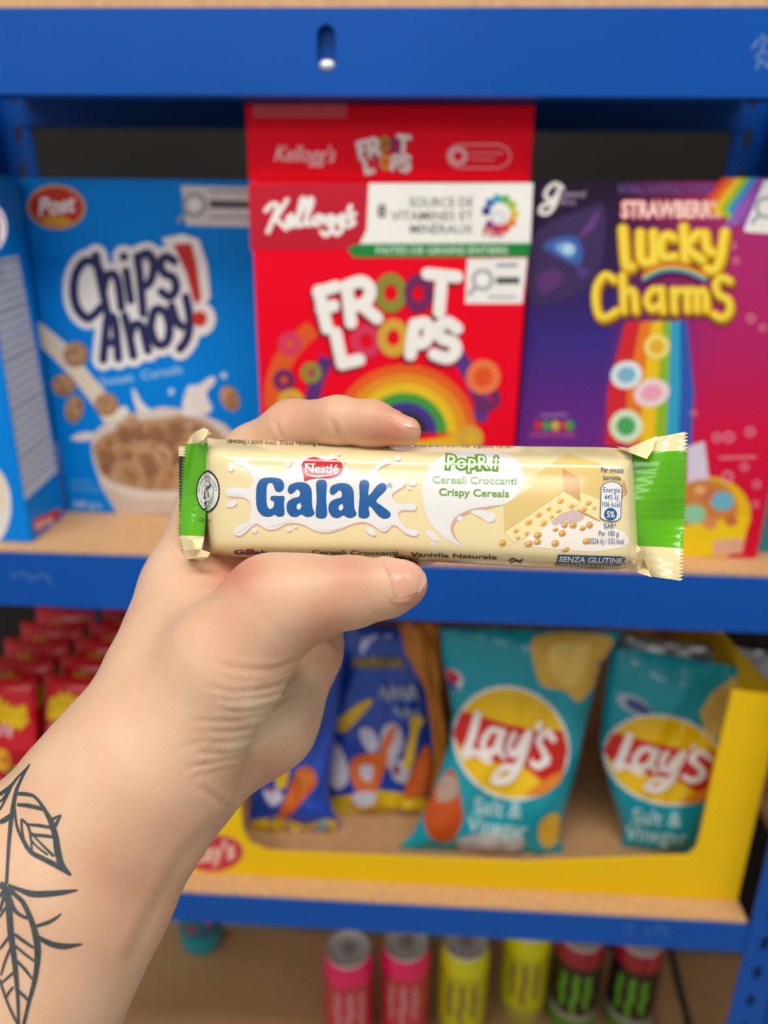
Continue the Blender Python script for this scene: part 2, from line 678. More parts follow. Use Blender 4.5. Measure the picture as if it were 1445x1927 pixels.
for (u, v, rx, ry, an) in ((352, 857, 58, 60, 0), (296, 1000, 56, 52, 0), (345, 1112, 44, 64, 10), (495, 1090, 56, 54, 20), (1068, 1062, 42, 62, -25)):
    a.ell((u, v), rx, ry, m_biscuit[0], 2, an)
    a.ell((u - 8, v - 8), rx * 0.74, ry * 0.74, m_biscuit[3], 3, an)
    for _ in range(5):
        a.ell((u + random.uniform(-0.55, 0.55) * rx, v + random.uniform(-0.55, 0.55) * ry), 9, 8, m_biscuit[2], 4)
a.poly([(440, 1290), (520, 1215), (700, 1160), (900, 1150), (1030, 1230), (1060, 1330), (1000, 1430), (860, 1490), (620, 1480), (480, 1420)], ink('#b59678'), 1, smooth=True)
for _ in range(85):
    t, q = random.uniform(0, 2 * math.pi), math.sqrt(random.random())
    u, v = 740 + 285 * q * math.cos(t), 1310 + 165 * q * math.sin(t)
    if 730 < u < 800 and 1120 < v < 1200:
        continue
    r = random.uniform(30, 46)
    a.ell((u, v), r, r * 0.86, random.choice(m_biscuit), 2 + random.choice((0, 1, 2)), random.uniform(0, 90), n=16)
    a.ell((u + 6, v + 5), 10, 8, m_biscuit[2], 5, n=10)
o = a.build('cereal_picture', S, box1); o['label'] = 'printed bowl of brown cookie cereal with pouring milk'

# the neighbour at the far left, seen by its side panel
xs = -0.3225
box2 = empty('cereal_box', (xs - 0.095, 0.046, Z_MID), 'blue cereal box at the far left edge, showing its nutrition side panel', 'cereal box', 'cereal boxes on the middle shelf')
carton('carton', XL - 0.04 + 0.002, xs, 0.014, 0.079, Z_MID, zt, m_cblue, box2)
S = plane_surf((xs, 0, 0), (1, 0, 0))
a = Art(U)
a.poly([(-60, 424), (85, 396), (266, 1400), (116, 1536)], ink('#c3d3e6'))
for k in range(24):
    t0 = k / 24
    u0, u1 = -50 + 160 * t0, 88 + 172 * t0
    v0, v1 = 440 + 1085 * t0, 412 + 975 * t0
    a.poly([(u0, v0), (u1, v1), (u1 + 1, v1 + 9), (u0 + 1, v0 + 9)], ink('#8ea3bd') if k % 5 else ink('#5d7594'), 1)
o = a.build('nutrition_panel', S, box2); o['label'] = 'pale grey panel of small print'
a = Art(U)
a.poly([(152, 1625), (280, 1572), (278, 1614), (160, 1690)], ink('#c8283c'))
a.text('ahoy', 170, 1672, 56, K_W, 1, 0.01, 0, -26, width=90)
a.build('brand_badge', S, box2)
S = plane_surf((0, 0.014, 0), (0, -1, 0))
a = Art(U)
a.ell((-60, 1560), 112, 190, ink('#e6e2e0'))
a.ell((-50, 1500), 80, 120, m_cream, 1)
o = a.build('cereal_picture', S, box2)
a = Art(U)
a.ell((-40, 270), 72, 110, ink('#d6d2e6'))
a.ell((-40, 270), 58, 94, ink('#7c3a6a'), 1)
a.stroke([(-10, 220), (5, 250), (8, 320)], 12, K_W, 2)
a.build('brand_badge', S, box2)

# ---- red boxes
m_cred = mat('red_printed_card', '#ee0026', 0.5, spec=0.12, vary=0.04, scale=14)
yc = 0.020
U = lambda u, v: (440 + u * 0.4014, 320 + v * 0.4014)
zt = at_y(735, 343, yc).z
x0, x1 = at_y(470, 345, yc).x, at_y(1004, 345, yc).x
box3 = empty('cereal_box', ((x0 + x1) / 2, yc + 0.035, Z_MID), 'red cereal box of colourful rings standing upright in the middle, white panel on top', 'cereal box', 'cereal boxes on the middle shelf')
carton('carton', x0, x1, yc, yc + 0.068, Z_MID, zt, m_cred, box3)
S = plane_surf((0, yc, 0), (0, -1, 0))
olive, purp, pink, yel, oran = ink('#8e8b34'), ink('#6f2360'), ink('#d8355c'), ink('#d8a73c'), ink('#ea6a2a')
a = Art(U)
a.poly([(66, 66), (632, 62), (622, 280), (590, 345), (530, 372), (78, 372)], ink('#c2082c'))
for pts in ([(150, 190), (180, 160), (205, 170), (185, 230), (160, 290)], [(250, 140), (200, 220), (180, 236)], [(190, 226), (220, 250), (245, 275)],
            [(255, 250), (280, 232), (272, 212), (252, 230), (258, 262), (285, 258)], [(290, 255), (330, 150), (318, 140), (300, 250), (318, 258)], [(330, 252), (368, 150), (352, 142), (340, 246), (358, 254)],
            [(395, 215), (372, 235), (385, 256), (408, 240), (398, 215), (420, 222)], [(455, 216), (430, 232), (440, 254), (462, 236), (466, 218), (456, 280), (432, 305), (412, 290)],
            [(510, 212), (485, 230), (494, 252), (516, 234), (520, 216), (508, 276), (482, 300), (466, 284)], [(566, 206), (542, 222), (564, 246), (536, 264)], [(548, 170), (538, 196)]):
    a.stroke(pts, 22, K_W, 1)
o = a.build('brand_badge', S, box3); o['label'] = 'white script lettering on red'
a = Art(U)
a.poly([(630, 62), (1404, 60), (1390, 342), (590, 346), (622, 280)], ink('#f1f0ee'))
dk = ink('#5c5f62')
for s, yy in (('SOURCE DE', 172), ('VITAMINES ET', 236), ('MINÉRAUX', 298)):
    a.text(s, 1122, yy, 62, dk, 1, 0.012, align='R', width={'SOURCE DE': 300, 'VITAMINES ET': 385, 'MINÉRAUX': 296}[s])
a.text('8', 672, 222, 86, dk, 1, 0.03)
cols = ['#2d3a8c', '#3672b8', '#3aa3b8', '#57b05a', '#a9bf3e', '#d8c23a', '#e0872f', '#d84a34', '#c42a4a', '#8c2a7c']
for k, cc in enumerate(cols):
    t0 = math.radians(-170 + k * 34)
    a.ell((1248 + 66 * math.cos(t0), 205 + 72 * math.sin(t0)), 22, 22, ink(cc), 1, n=14)
a.ell((1238, 222), 36, 36, ink('#d8d8e8'), 1, hole=0.5)
a.text('Pour', 1168, 312, 66, ink('#c8302c'), 2, 0.03, width=110)
a.poly([(530, 371), (560, 352), (592, 346), (1390, 342), (1380, 406), (562, 410)], ink('#12863a'), 1)
a.text('FAITES DE GRAINS ENTIERS', 668, 392, 46, ink('#d8ecd8'), 2, 0.01, width=615)
o = a.build('claim_panel', S, box3); o['label'] = 'white panel with grey capitals and a green strip'
a = Art(U)
a.poly([(1094, 416), (1376, 412), (1352, 626), (1084, 626)], ink('#f0efee'))
magnifier(a, (1166, 515), 52, m_grey, 1)
a.ell((1166, 515), 26, 26, K_W, 1)
a.poly([(1230, 502), (1340, 502), (1338, 534), (1228, 534)], ink('#55585c'), 1)
a.poly([(1230, 438), (1330, 436), (1330, 454), (1230, 456)], m_grey, 1)
a.poly([(1190, 590), (1320, 590), (1320, 600), (1190, 600)], m_grey, 1)
a.build('recycling_notice', S, box3)


def froot(a, m_w, m_sh, rings, w=58):
    ls = [[(438, 742), (398, 566)], [(396, 572), (478, 546)], [(412, 652), (468, 636)],
          [(550, 716), (530, 540)], [(534, 540), (600, 522), (640, 562), (615, 622), (550, 636)], [(596, 630), (672, 694)],
          [(908, 486), (1046, 500)], [(976, 496), (962, 664)],
          [(478, 764), (508, 908)], [(508, 908), (588, 888)],
          [(828, 864), (846, 722)], [(846, 724), (900, 716), (918, 762), (890, 808), (840, 810)],
          [(1046, 742), (1000, 712), (958, 742), (975, 788), (1028, 806), (1040, 850), (1000, 880), (938, 862)]]
    for s in ls:
        a.stroke([(p[0] - 10, p[1] + 14) for p in s], w + 8, m_sh, 1)
    for s in ls:
        a.stroke(s, w, m_w, 3)
    for (c, rx, ry, m) in rings:
        a.ell(c, rx, ry, m, 2, hole=0.42)


rings = [((735, 576), 76, 94, olive), ((862, 578), 64, 92, purp), ((622, 802), 74, 78, pink), ((748, 786), 74, 90, yel)]
a = Art(U)
froot(a, K_W, ink('#7c1020'), rings)
o = a.build('title_lettering', S, box3); o['label'] = 'chunky white capitals whose round letters are cereal rings'
a = Art(U)
a.stroke([(190, 1120), (200, 980), (260, 850), (370, 740)], [95, 95, 80], ink('#e2571f'), 0, cap=False)
a.stroke([(360, 1120), (390, 980), (440, 880)], 70, ink('#5a2a78'), 0, cap=False)
a.stroke([(1040, 860), (1110, 960), (1160, 1090), (1150, 1180)], [70, 80, 60], ink('#5c2f86'), 0, cap=False)
for (c, r, m) in (((262, 815), 56, pink), ((362, 950), 50, olive), ((236, 985), 52, purp), ((268, 1090), 64, yel), ((1186, 1068), 64, purp), ((1108, 1256), 60, yel)):
    a.ell(c, r, r, m, 2, hole=0.34)
a.ell((1168, 970), 80, 82, ink('#f07a48'), 2, 20)
a.ell((1168, 970), 44, 46, ink('#e4521e'), 3, 20)
# a plain rainbow ribbon in the middle of the picture
for k, cc in enumerate(('#e8601c', '#e8941e', '#e9c21f', '#3f9a3c', '#43308c', '#2c2734')):
    r0 = 300 - k * 44
    a.stroke([(800 + r0 * math.cos(t) * 1.05, 1235 + r0 * math.sin(t)) for t in np.linspace(-math.pi * 0.99, -0.01, 12)], 46, ink(cc), 1, cap=False)
a.stroke([(470, 1240), (620, 1290), (900, 1300), (1100, 1250)], 70, ink('#e9b41f'), 1)
o = a.build('cereal_picture', S, box3); o['label'] = 'printed rainbow and cereal rings'

box4y = 0.032
z0, z1 = zt + 0.0012, 1.4168
x0, x1 = at_y(460, 190, box4y).x, at_y(1008, 190, box4y).x
box4 = empty('cereal_box', ((x0 + x1) / 2, box4y + 0.12, z0), 'red cereal box lying flat on the upright red box, just under the top beam', 'cereal box', 'cereal boxes on the middle shelf')
carton('carton', x0, x1, box4y, box4y + 0.25, z0, z1, m_cred, box4)
S = plane_surf((0, box4y, 0), (0, -1, 0))
a = Art()
a.text("Kellogg's", 516, 303, 42, ink('#f0c8cc'), 0, 0.012, 0.25, 1, width=112)
o = a.build('brand_badge', S, box4)
a = Art(lambda u, v: (668 + (u - 360) * 0.149, 252 + (v - 455) * 0.162))
froot(a, ink('#eadfdf'), ink('#7c1020'), rings)
a.build('title_lettering', S, box4)
a = Art()
for k in (-1, 1):
    a.stroke([(862, 294 + 22 * k), (938, 294 + 22 * k)], 3.4, ink('#e59aa4'), 0)
a.stroke([(938, 272), (954, 280), (960, 294), (954, 308), (938, 316)], 3.4, ink('#e59aa4'), 0)
a.stroke([(862, 272), (848, 280), (842, 294), (848, 308), (862, 316)], 3.4, ink('#e59aa4'), 0)
a.ell((862, 294), 18, 18, ink('#eab4ba'), 1, hole=0.5)
a.stroke([(886, 288), (944, 288)], 5, ink('#e07a86'), 1)
a.stroke([(886, 300), (930, 300)], 4, ink('#e07a86'), 1)
a.build('recycling_notice', S, box4)
a = Art()
a.poly([(476, 196), (652, 196), (652, 222), (476, 222)], ink('#d8505e'))
o = a.build('glue_flap', S, box4)

# ---- purple and red box
U = lambda u, v: (960 + u * 0.4152, 320 + v * 0.4152)
yc = 0.030
x0, x1 = at_y(1005, 345, yc).x + 0.001, 0.2740
zt = at_y(1225, 340, yc).z
m = bpy.data.materials.new('purple_red_printed_card')
m.use_nodes = True
nt = m.node_tree
bs = nt.nodes['Principled BSDF']
bs.inputs['Roughness'].default_value = 0.5
bs.inputs['Specular IOR Level'].default_value = 0.12
tc = nt.nodes.new('ShaderNodeTexCoord')
sp = nt.nodes.new('ShaderNodeSeparateXYZ')
nt.links.new(tc.outputs['Generated'], sp.inputs[0])


def ramp(stops, out):
    r = nt.nodes.new('ShaderNodeValToRGB')
    e = r.color_ramp.elements
    while len(e) < len(stops):
        e.new(0.5)
    for i, (p_, h) in enumerate(stops):
        e[i].position = p_
        e[i].color = lin(h)
    nt.links.new(out, r.inputs[0])
    return r.outputs[0]


ca = ramp([(0.0, '#8a2a86'), (0.35, '#6a2a88'), (0.6, '#3d2e86'), (0.82, '#33224e'), (1.0, '#2a1c34')], sp.outputs[2])
cb = ramp([(0.0, '#cf0f34'), (0.35, '#d4123f'), (0.6, '#b52566'), (1.0, '#a83074')], sp.outputs[2])
fac = nt.nodes.new('ShaderNodeMapRange')
fac.inputs['From Min'].default_value = 0.30
fac.inputs['From Max'].default_value = 0.72
nt.links.new(sp.outputs[0], fac.inputs[0])
mx = nt.nodes.new('ShaderNodeMix')
mx.data_type = 'RGBA'
nt.links.new(fac.outputs[0], mx.inputs[0])
nt.links.new(ca, mx.inputs[6])
nt.links.new(cb, mx.inputs[7])
nt.links.new(mx.outputs[2], bs.inputs['Base Color'])
box5 = empty('cereal_box', ((x0 + x1) / 2, yc + 0.035, Z_MID), 'purple and red cereal box with yellow lettering and rainbow, right of the red box', 'cereal box', 'cereal boxes on the middle shelf')
carton('carton', x0, x1, yc, yc + 0.066, Z_MID, zt, m, box5)
S = plane_surf((0, yc, 0), (0, -1, 0))
a = Art(U)
for pts in ([(236, 80), (205, 62), (170, 85), (160, 120), (190, 135), (215, 105), (222, 80), (205, 150), (170, 195), (135, 190), (150, 160), (195, 150)],):
    a.stroke(pts, 19, K_W, 1)
a.text('General', 222, 122, 44, ink('#b9a9c8'), 0, 0.006, 0.15, width=115)
a.text('Mills', 226, 158, 40, ink('#9a86b0'), 0, 0.006, 0.15, width=70)
a.build('brand_badge', S, box5)
a = Art(U)
for k, cc in enumerate(('#e0402a', '#ea7a20', '#eec420', '#8abf3c', '#2c8ed8', '#8a4aa8')):
    o0 = k * 34
    a.poly([(850 + o0, 175), (960 + o0 * 0.94, 36), (996 + o0 * 0.94, 36), (888 + o0, 190 + k * 16)], ink(cc), 0)
a.poly([(960, 262), (1090, 100), (1090, 150), (985, 280)], ink('#9a5ab8'), 0)
a.text('NATURALLY & ARTIFICIALLY FLAVORED', 490, 106, 62, ink('#7a5aa8'), 1, 0.012, width=430)
o = a.build('rainbow_stripes', S, box5)
a = Art(U)
a.text('STRAWBERRY', 498, 214, 104, ink('#dd4340'), 1, 0.09, 0, 0, width=470)
a.text('STRAWBERRY', 504, 214, 104, ink('#fbe4de'), 3, 0.03, 0, 0, width=456)
o = a.build('flavour_lettering', S, box5)
L1 = [[(510, 270), (524, 430), (548, 440)], [(588, 288), (592, 400), (625, 425), (648, 400)], [(648, 288), (654, 420)],
      [(740, 310), (705, 300), (680, 345), (695, 398), (745, 395)], [(785, 262), (792, 408)], [(850, 290), (800, 350), (868, 410)],
      [(880, 290), (892, 360), (920, 378)], [(970, 285), (952, 400), (925, 455), (890, 450)]]
L2 = [[(470, 500), (430, 478), (392, 530), (388, 610), (410, 668), (455, 660), (480, 640)], [(508, 480), (514, 640)], [(514, 570), (545, 545), (562, 570), (568, 640)],
      [(680, 550), (645, 545), (618, 590), (640, 632), (680, 610)], [(684, 540), (690, 640)], [(738, 545), (743, 640)], [(741, 578), (758, 550), (776, 548)],
      [(798, 545), (802, 636)], [(802, 572), (826, 545), (842, 570), (846, 636)], [(846, 572), (868, 545), (884, 575), (888, 636)],
      [(992, 505), (958, 490), (928, 522), (944, 568), (984, 590), (992, 640), (958, 672), (922, 655)]]
a = Art(U)
for L_, w_ in ((L1, 56), (L2, 44)):
    for s in L_:
        a.stroke([(p[0] + 5, p[1] + 11) for p in s], w_ + 8, ink('#8a4a10'), 1)
    for s in L_:
        a.stroke(s, w_, ink('#e8b400'), 2)
    for s in L_:
        a.stroke([(p[0] - 4, p[1] - 4) for p in s], w_ * 0.55, ink('#fbe04a'), 3)
for k, cc in enumerate(('#e0602a', '#d8c23a', '#3c9ac0')):
    a.stroke([(600, 470 + k * 14), (680, 430 + k * 14), (780, 430 + k * 14), (880, 470 + k * 14)], 14, ink(cc), 4)
o = a.build('title_lettering', S, box5); o['label'] = 'fat yellow two-line lettering with brown shadow'
a = Art(U)
for k, (cc, xa, xb, xc) in enumerate((('#d4202c', 520, 590, 430), ('#ea7a1a', 590, 640, 520), ('#efc417', 640, 690, 590), ('#8dbb22', 690, 726, 655), ('#2aa3cf', 726, 768, 706), ('#2b57b4', 768, 800, 760))):
    wd_ = (90, 72, 64, 54, 56, 60)[k]
    a.poly([(xa, 690), (xb, 680), (xc + wd_ + 12, 1000), (xc + wd_, 1250), (xc, 1250), (xc + 10, 1000)], ink(cc), 0)
for (c, rx, ry, m1, m2) in (((526, 928), 72, 62, '#dfeef2', '#7fb6d4'), ((640, 1010), 82, 62, '#f3d9e0', '#eda7bd'), ((524, 1160), 74, 74, '#d8efd0', '#4aa863'), ((664, 800), 58, 56, '#f6df7c', '#e6b52c')):
    a.ell(c, rx, ry, ink(m1), 1, -14)
    a.ell(c, rx * 0.6, ry * 0.6, ink(m2), 2, -14)
for (u, v, r) in ((1005, 342, 18), (1022, 410, 16), (1090, 672, 20), (1145, 715, 16), (1086, 1186, 22), (1060, 1345, 18), (990, 1210, 24), (936, 1212, 22), (985, 1390, 26), (1116, 1424, 18), (1110, 1515, 16), (830, 1100, 14)):
    a.ell((u, v), r, r, ink('#e88aa4'), 0, hole=0.6)
o = a.build('rainbow_picture', S, box5); o['label'] = 'printed rainbow with pastel marshmallow shapes'
a = Art(U)
a.poly([(100, 300), (330, 180), (430, 170), (400, 460), (260, 580), (90, 590)], ink('#3a2a5c'), -1, smooth=True)
for pts, cc, l in (([(150, 350), (200, 310), (290, 300), (330, 360), (310, 430), (230, 400)], '#3a5fae', 0), ([(200, 345), (250, 325), (300, 350), (280, 395), (230, 380)], '#6ea6de', 1),
                   ([(330, 270), (400, 180), (380, 260), (310, 310)], '#6a3a86', 0), ([(120, 480), (210, 450), (240, 500), (150, 560)], '#5a2f72', 0), ([(300, 430), (360, 460), (320, 490)], '#4a3a8c', 0)):
    a.poly(pts, ink(cc), l, smooth=True)
a.ell((262, 358), 26, 24, ink('#b9d6f0'), 2)
a.build('star_picture', S, box5)
a = Art(U)
a.ell((900, 1560), 190, 170, ink('#e6b808'), 0)
a.ell((880, 1530), 150, 128, ink('#c9803c'), 1)
a.poly([(660, 1640), (1080, 1560), (1060, 1690), (980, 1752), (660, 1752)], ink('#ecc90e'), 1)
for (u, v, r, cc) in ((830, 1560, 56, '#8ccaa4'), (960, 1500, 54, '#6fb2cc'), (890, 1470, 34, '#c86a4a'), (905, 1600, 34, '#d88a5a'), (860, 1450, 26, '#e8b06a'), (1000, 1590, 30, '#c86a3a')):
    a.ell((u, v), r, r * 0.8, ink(cc), 2)
a.poly([(800, 1250), (880, 1230), (900, 1400), (800, 1420)], ink('#d8cfe6'), 0)
a.stroke([(950, 1305), (1110, 1300)], 12, ink('#e87a8a'), 0)
a.poly([(920, 1680), (1060, 1668), (1050, 1735), (915, 1745)], ink('#d8a890'), 2)
o = a.build('cereal_picture', S, box5); o['label'] = 'printed yellow bowl of marshmallow cereal'
a = Art(U)
a.stroke([(140, 1112), (255, 1108)], 12, ink('#9a6ab0'), 0)
for (u, cc) in ((125, '#c8302c'), (165, '#3a9a44'), (205, '#d8a82c'), (245, '#c8302c'), (270, '#3a9a44')):
    a.ell((u, 1158), 19, 24, ink(cc), 0, n=12)
a.stroke([(90, 1200), (290, 1200)], 12, ink('#b04a8c'), 0)
a.build('small_badge', S, box5)
a = Art(U)
a.poly([(1076, 58), (1190, 42), (1190, 290), (1060, 280)], ink('#eceae8'))
magnifier(a, (1160, 170), 52, m_grey, 1)
a.build('recycling_notice', S, box5)

# teal carton at the right end of the same shelf, and a box corner at the edge
box6 = empty('cereal_box', (0.30, 0.075, Z_MID), 'teal box at the right edge behind the purple and red box', 'cereal box', 'cereal boxes on the middle shelf')
xa = at_y(1430, 1010, 0.045).x
carton('carton', xa, XR - 0.004, 0.045, 0.11, Z_MID, Z_MID + 0.045, mat('teal_card', '#2b8f9c', 0.45), box6)

# ------------------------------------------------------------------ snack bags, display tray, pouches
def bag_mesh(name, rows, plane, bulge, m, parent, back=0.03, nx=18, seal=0.012, wr=0.0016, seed=1, per=5):
    """pillow bag: rows = [(y_px, left_px, right_px, optional tilt)], silhouettes unprojected onto a plane, both skins bulging away from it"""
    p0, n = Vector(plane[0]), Vector(plane[1]).normalized()
    rnd = random.Random(seed)
    R = []
    for i in range(len(rows) - 1):
        for k in range(per):
            t = k / per
            s = t * t * (3 - 2 * t)
            R.append([rows[i][j] * (1 - t) + rows[i + 1][j] * t for j in range(4)])
    R.append(list(rows[-1]))
    ny = len(R)
    pl = plane_surf(p0, n)
    ph = [rnd.uniform(0, 6.3) for _ in range(6)]
    V, Fc = [], []
    for side in (1, -1):
        for j, (xl_, yl, xr_, yr) in enumerate(R):
            A, B = pl(xl_, yl)[0], pl(xr_, yr)[0]
            v = j / (ny - 1)
            for i in range(nx + 1):
                u = i / nx
                q = max(0.0, 1 - abs(2 * u - 1) ** 2.6) ** 0.6 * max(0.0, 1 - abs(2 * v - 1) ** 3.2) ** 0.75
                w = wr * (math.sin(11 * u + 7 * v + ph[0]) + 0.8 * math.sin(23 * v - 6 * u + ph[1]) + 0.6 * math.sin(31 * u + 17 * v + ph[2])) * (0.25 + q)
                edge = math.exp(-((min(v, 1 - v)) / 0.16) ** 2) * 0.0022 * math.sin(42 * u + ph[3])
                hgt = (bulge if side > 0 else back) * q + w * (1 if 0 < i < nx else 0) + (edge if 0 < i < nx else 0)
                V.append(A.lerp(B, u) + n * hgt * side + n * 0.0003 * side)
    o = (nx + 1) * ny
    for s in (0, 1):
        for j in range(ny - 1):
            for i in range(nx):
                a_ = s * o + j * (nx + 1) + i
                f = (a_, a_ + 1, a_ + nx + 2, a_ + nx + 1)
                Fc.append(f if s else f[::-1])
    for j in range(ny - 1):
        for i in (0, nx):
            a_ = j * (nx + 1) + i
            f = (a_, a_ + nx + 1, o + a_ + nx + 1, o + a_)
            Fc.append(f if i else f[::-1])
    for j in (0, ny - 1):
        for i in range(nx):
            a_ = j * (nx + 1) + i
            f = (a_, a_ + 1, o + a_ + 1, o + a_)
            Fc.append(f)
    ob = mesh_obj(name, V, Fc, m, parent, smooth=True)
    bm = bmesh.new()
    bm.from_mesh(ob.data)
    bmesh.ops.remove_doubles(bm, verts=bm.verts[:], dist=1e-5)
    bmesh.ops.recalc_face_normals(bm, faces=bm.faces[:])
    bm.to_mesh(ob.data)
    bm.free()
    return ob


m_tealbag = mat('teal_bag_film', '#0c9cb2', 0.28, coat=0.3, vary=0.05, scale=20)
m_silver = mat('silver_bag_film', '#8e9498', 0.3, metal=0.6, vary=0.1, scale=30)
m_bluebag = mat('blue_bag_film', '#1a48b4', 0.22, coat=0.5, vary=0.12, scale=25)
m_orangebag = mat('orange_bag_film', '#b8701c', 0.35, coat=0.3, vary=0.1, scale=25)
m_tray = mat('yellow_printed_card', '#f2c610', 0.55, spec=0.2, vary=0.03, scale=12)
m_kraft = mat('kraft_card', '#b98f66', 0.8, vary=0.06, scale=60)

# display tray
yf = 0.024
tray = empty('display_tray', (0.05, 0.15, Z_LOW), 'yellow cardboard display tray with cut-away front holding the crisp bags', 'box')
P = lambda x, y: at_y(x, y, yf)
xa, xb = at_y(335, 1640, yf).x, XR - 0.004
z0 = Z_LOW + 0.0005
out = [Vector((xa, yf, z0)), Vector((xb, yf, z0)), Vector((xb, yf, P(1430, 1310).z)), P(1378, 1300), P(1345, 1440), P(1318, 1570), P(1310, 1598), P(1295, 1612),
       P(980, 1624), P(700, 1612), P(505, 1604), P(470, 1588), P(456, 1560), P(452, 1500), Vector((P(452, 1500).x - 0.03, yf, P(452, 1420).z)), Vector((xa, yf, P(452, 1420).z))]
mb = MB()
mb.prism(out, (0, 0.003, 0))
mb.build('front_panel', [m_tray], tray)
mb = MB()
mb.box((xa, yf + 0.003, z0), (xb, yf + 0.27, z0 + 0.003))
o = mb.build('tray_floor', m_kraft, tray); o['label'] = 'bare brown cardboard'
for nm, xx in (('side_panel', xa), ('side_panel', xb - 0.003)):
    mb = MB()
    yy0, yy1 = yf + 0.003, yf + 0.27
    mb.prism([(xx, yy0, z0 + 0.003), (xx, yy1, z0 + 0.003), (xx, yy1, z0 + 0.2), (xx, yy0, out[2].z if xx > 0 else out[-1].z)], (0.003, 0, 0))
    mb.build(nm, m_tray, tray)
mb = MB()
mb.box((xa, yf + 0.27, z0), (xb, yf + 0.273, z0 + 0.2))
mb.build('back_panel', m_kraft, tray)
a = Art()
a.ell((404, 1606), 54, 34, ink('#c83a48'), 0, -6)
a.text("Lay's", 366, 1622, 48, ink('#f0c8b8'), 1, 0.03, 0.1, -6, width=76)
o = a.build('brand_badge', plane_surf((0, yf, 0), (0, -1, 0)), tray)

cy, cr, cw = ink('#f0c40a', 0.3, 0.3), ink('#d41f1c', 0.3, 0.3), ink('#f4eeec', 0.3, 0.3)
crim = ink('#e8ecec', 0.3, 0.3)
pale = ink('#bfe4ea', 0.35)


def crisp_bag(label, rows, plane, bulge, seed, T, T2):
    root = empty('crisp_bag', plane[0], label, 'crisp bag', 'teal crisp bags in the yellow tray')
    body = bag_mesh('pouch', rows, plane, bulge, m_tealbag, root, seed=seed)
    S = bvh_surf([body])
    a = Art(T)
    a.ell((0, 0), 112, 110, crim, 0, 0)
    a.ell((0, 0), 106, 104, cy, 1, 0)
    a.poly([(-104, 8), (-112, -6), (-96, -52), (-70, -50), (-20, -38), (40, -30), (98, -34), (108, 0), (98, 52), (60, 68), (20, 40), (-30, 40), (-80, 36)], cr, 2)
    a.poly([(62, 64), (100, 40), (92, 66), (62, 92), (20, 102), (40, 84)], ink('#ee8a2a', 0.3, 0.3), 2)
    for pts, w_ in (([(-74, -46), (-80, 0), (-88, 30), (-70, 22), (-40, 34)], 17), ([(-22, -18), (-42, -22), (-56, 4), (-42, 22), (-24, 4)], 14), ([(-20, -22), (-26, 8), (-14, 24)], 14),
                    ([(0, -20), (-6, 6), (8, 18), (24, -16)], 14), ([(30, -24), (20, 30), (2, 62), (-26, 66), (-14, 44), (6, 40)], 15),
                    ([(80, -18), (64, -30), (50, -14), (66, 4), (72, 20), (58, 34), (44, 26)], 14), ([(46, -42), (44, -34)], 11)):
        a.stroke([(p_[0] * 0.96 - 0.16 * p_[1], p_[1] * 1.08) for p_ in pts], w_ * 0.86, cw, 3)
    o = a.build('brand_badge', S, root, maxlen=9, off=0.0006, step=0.00022)
    o['label'] = 'round yellow and red badge with white lettering'
    a = Art(T2)
    a.text('Salt &', 2, 2, 44, pale, 0, 0.012, 0, 6, width=92)
    a.text('Vinegar', -10, 36, 42, pale, 0, 0.012, 0, 6, width=112)
    a.build('flavour_lettering', S, root, maxlen=9, off=0.0006, step=0.00022)
    return root, S


bagA, S = crisp_bag('teal crisp bag standing in the middle of the yellow tray, badge fully visible',
                    [(828, 1180, 1172, 1190), (832, 1240, 1130, 1250), (852, 1340, 1106, 1350), (846, 1400, 1092, 1420), (812, 1500, 1070, 1500), (775, 1570, 1052, 1570), (748, 1596, 1062, 1612)],
                    ((at_z(900, 1600, Z_LOW + 0.004)), (0.03, -1, 0.16)), 0.016, 3, lambda u, v: (962 + u * 0.98, 1398 + v * 0.98 + u * 0.10), lambda u, v: (888 + u, 1528 + v))
a = Art()
a.poly([(1012, 1196), (1150, 1200), (1128, 1270), (1090, 1320), (1062, 1300), (1020, 1290), (1004, 1250)], ink('#d9b04a', 0.35), 0, smooth=True)
a.poly([(1040, 1215), (1110, 1215), (1080, 1290), (1040, 1270)], ink('#e6c46a', 0.35), 1, smooth=True)
o = a.build('crisp_picture', S, bagA, maxlen=9, off=0.0006, step=0.00022)
a = Art()
a.poly([(1015, 1548), (1036, 1530), (1052, 1538), (1048, 1580), (1030, 1596), (1014, 1580)], ink('#e0b23a', 0.35), 0, smooth=True)
o = a.build('crisp_picture', S, bagA, maxlen=9, off=0.0006, step=0.00022)
a = Art()
a.poly([(840, 1452), (858, 1456), (866, 1500), (870, 1540), (850, 1580), (812, 1576), (798, 1540), (812, 1500)], ink('#c2501c', 0.3), 0, smooth=True)
a.poly([(832, 1462), (858, 1462), (858, 1500), (822, 1506)], ink('#b89a8c', 0.3), 1, smooth=True)
o = a.build('bottle_picture', S, bagA, maxlen=9, off=0.0006, step=0.00022); o['label'] = 'printed brown vinegar bottle'
a = Art()
a.poly([(864, 1578), (960, 1562), (985, 1580), (970, 1604), (880, 1606)], ink('#b9b4b8', 0.35), 0, smooth=True)
o = a.build('bowl_picture', S, bagA, maxlen=9, off=0.0006, step=0.00022)
a = Art()
a.ell((848, 1280), 24, 22, ink('#c8d8e4', 0.35), 0, 25)
a.ell((846, 1272), 20, 12, ink('#c2304a', 0.35), 1, 25)
a.ell((846, 1290), 17, 8, ink('#2c4a9c', 0.35), 1, 25)
o = a.build('round_seal', S, bagA, maxlen=9, off=0.0006, step=0.00022)

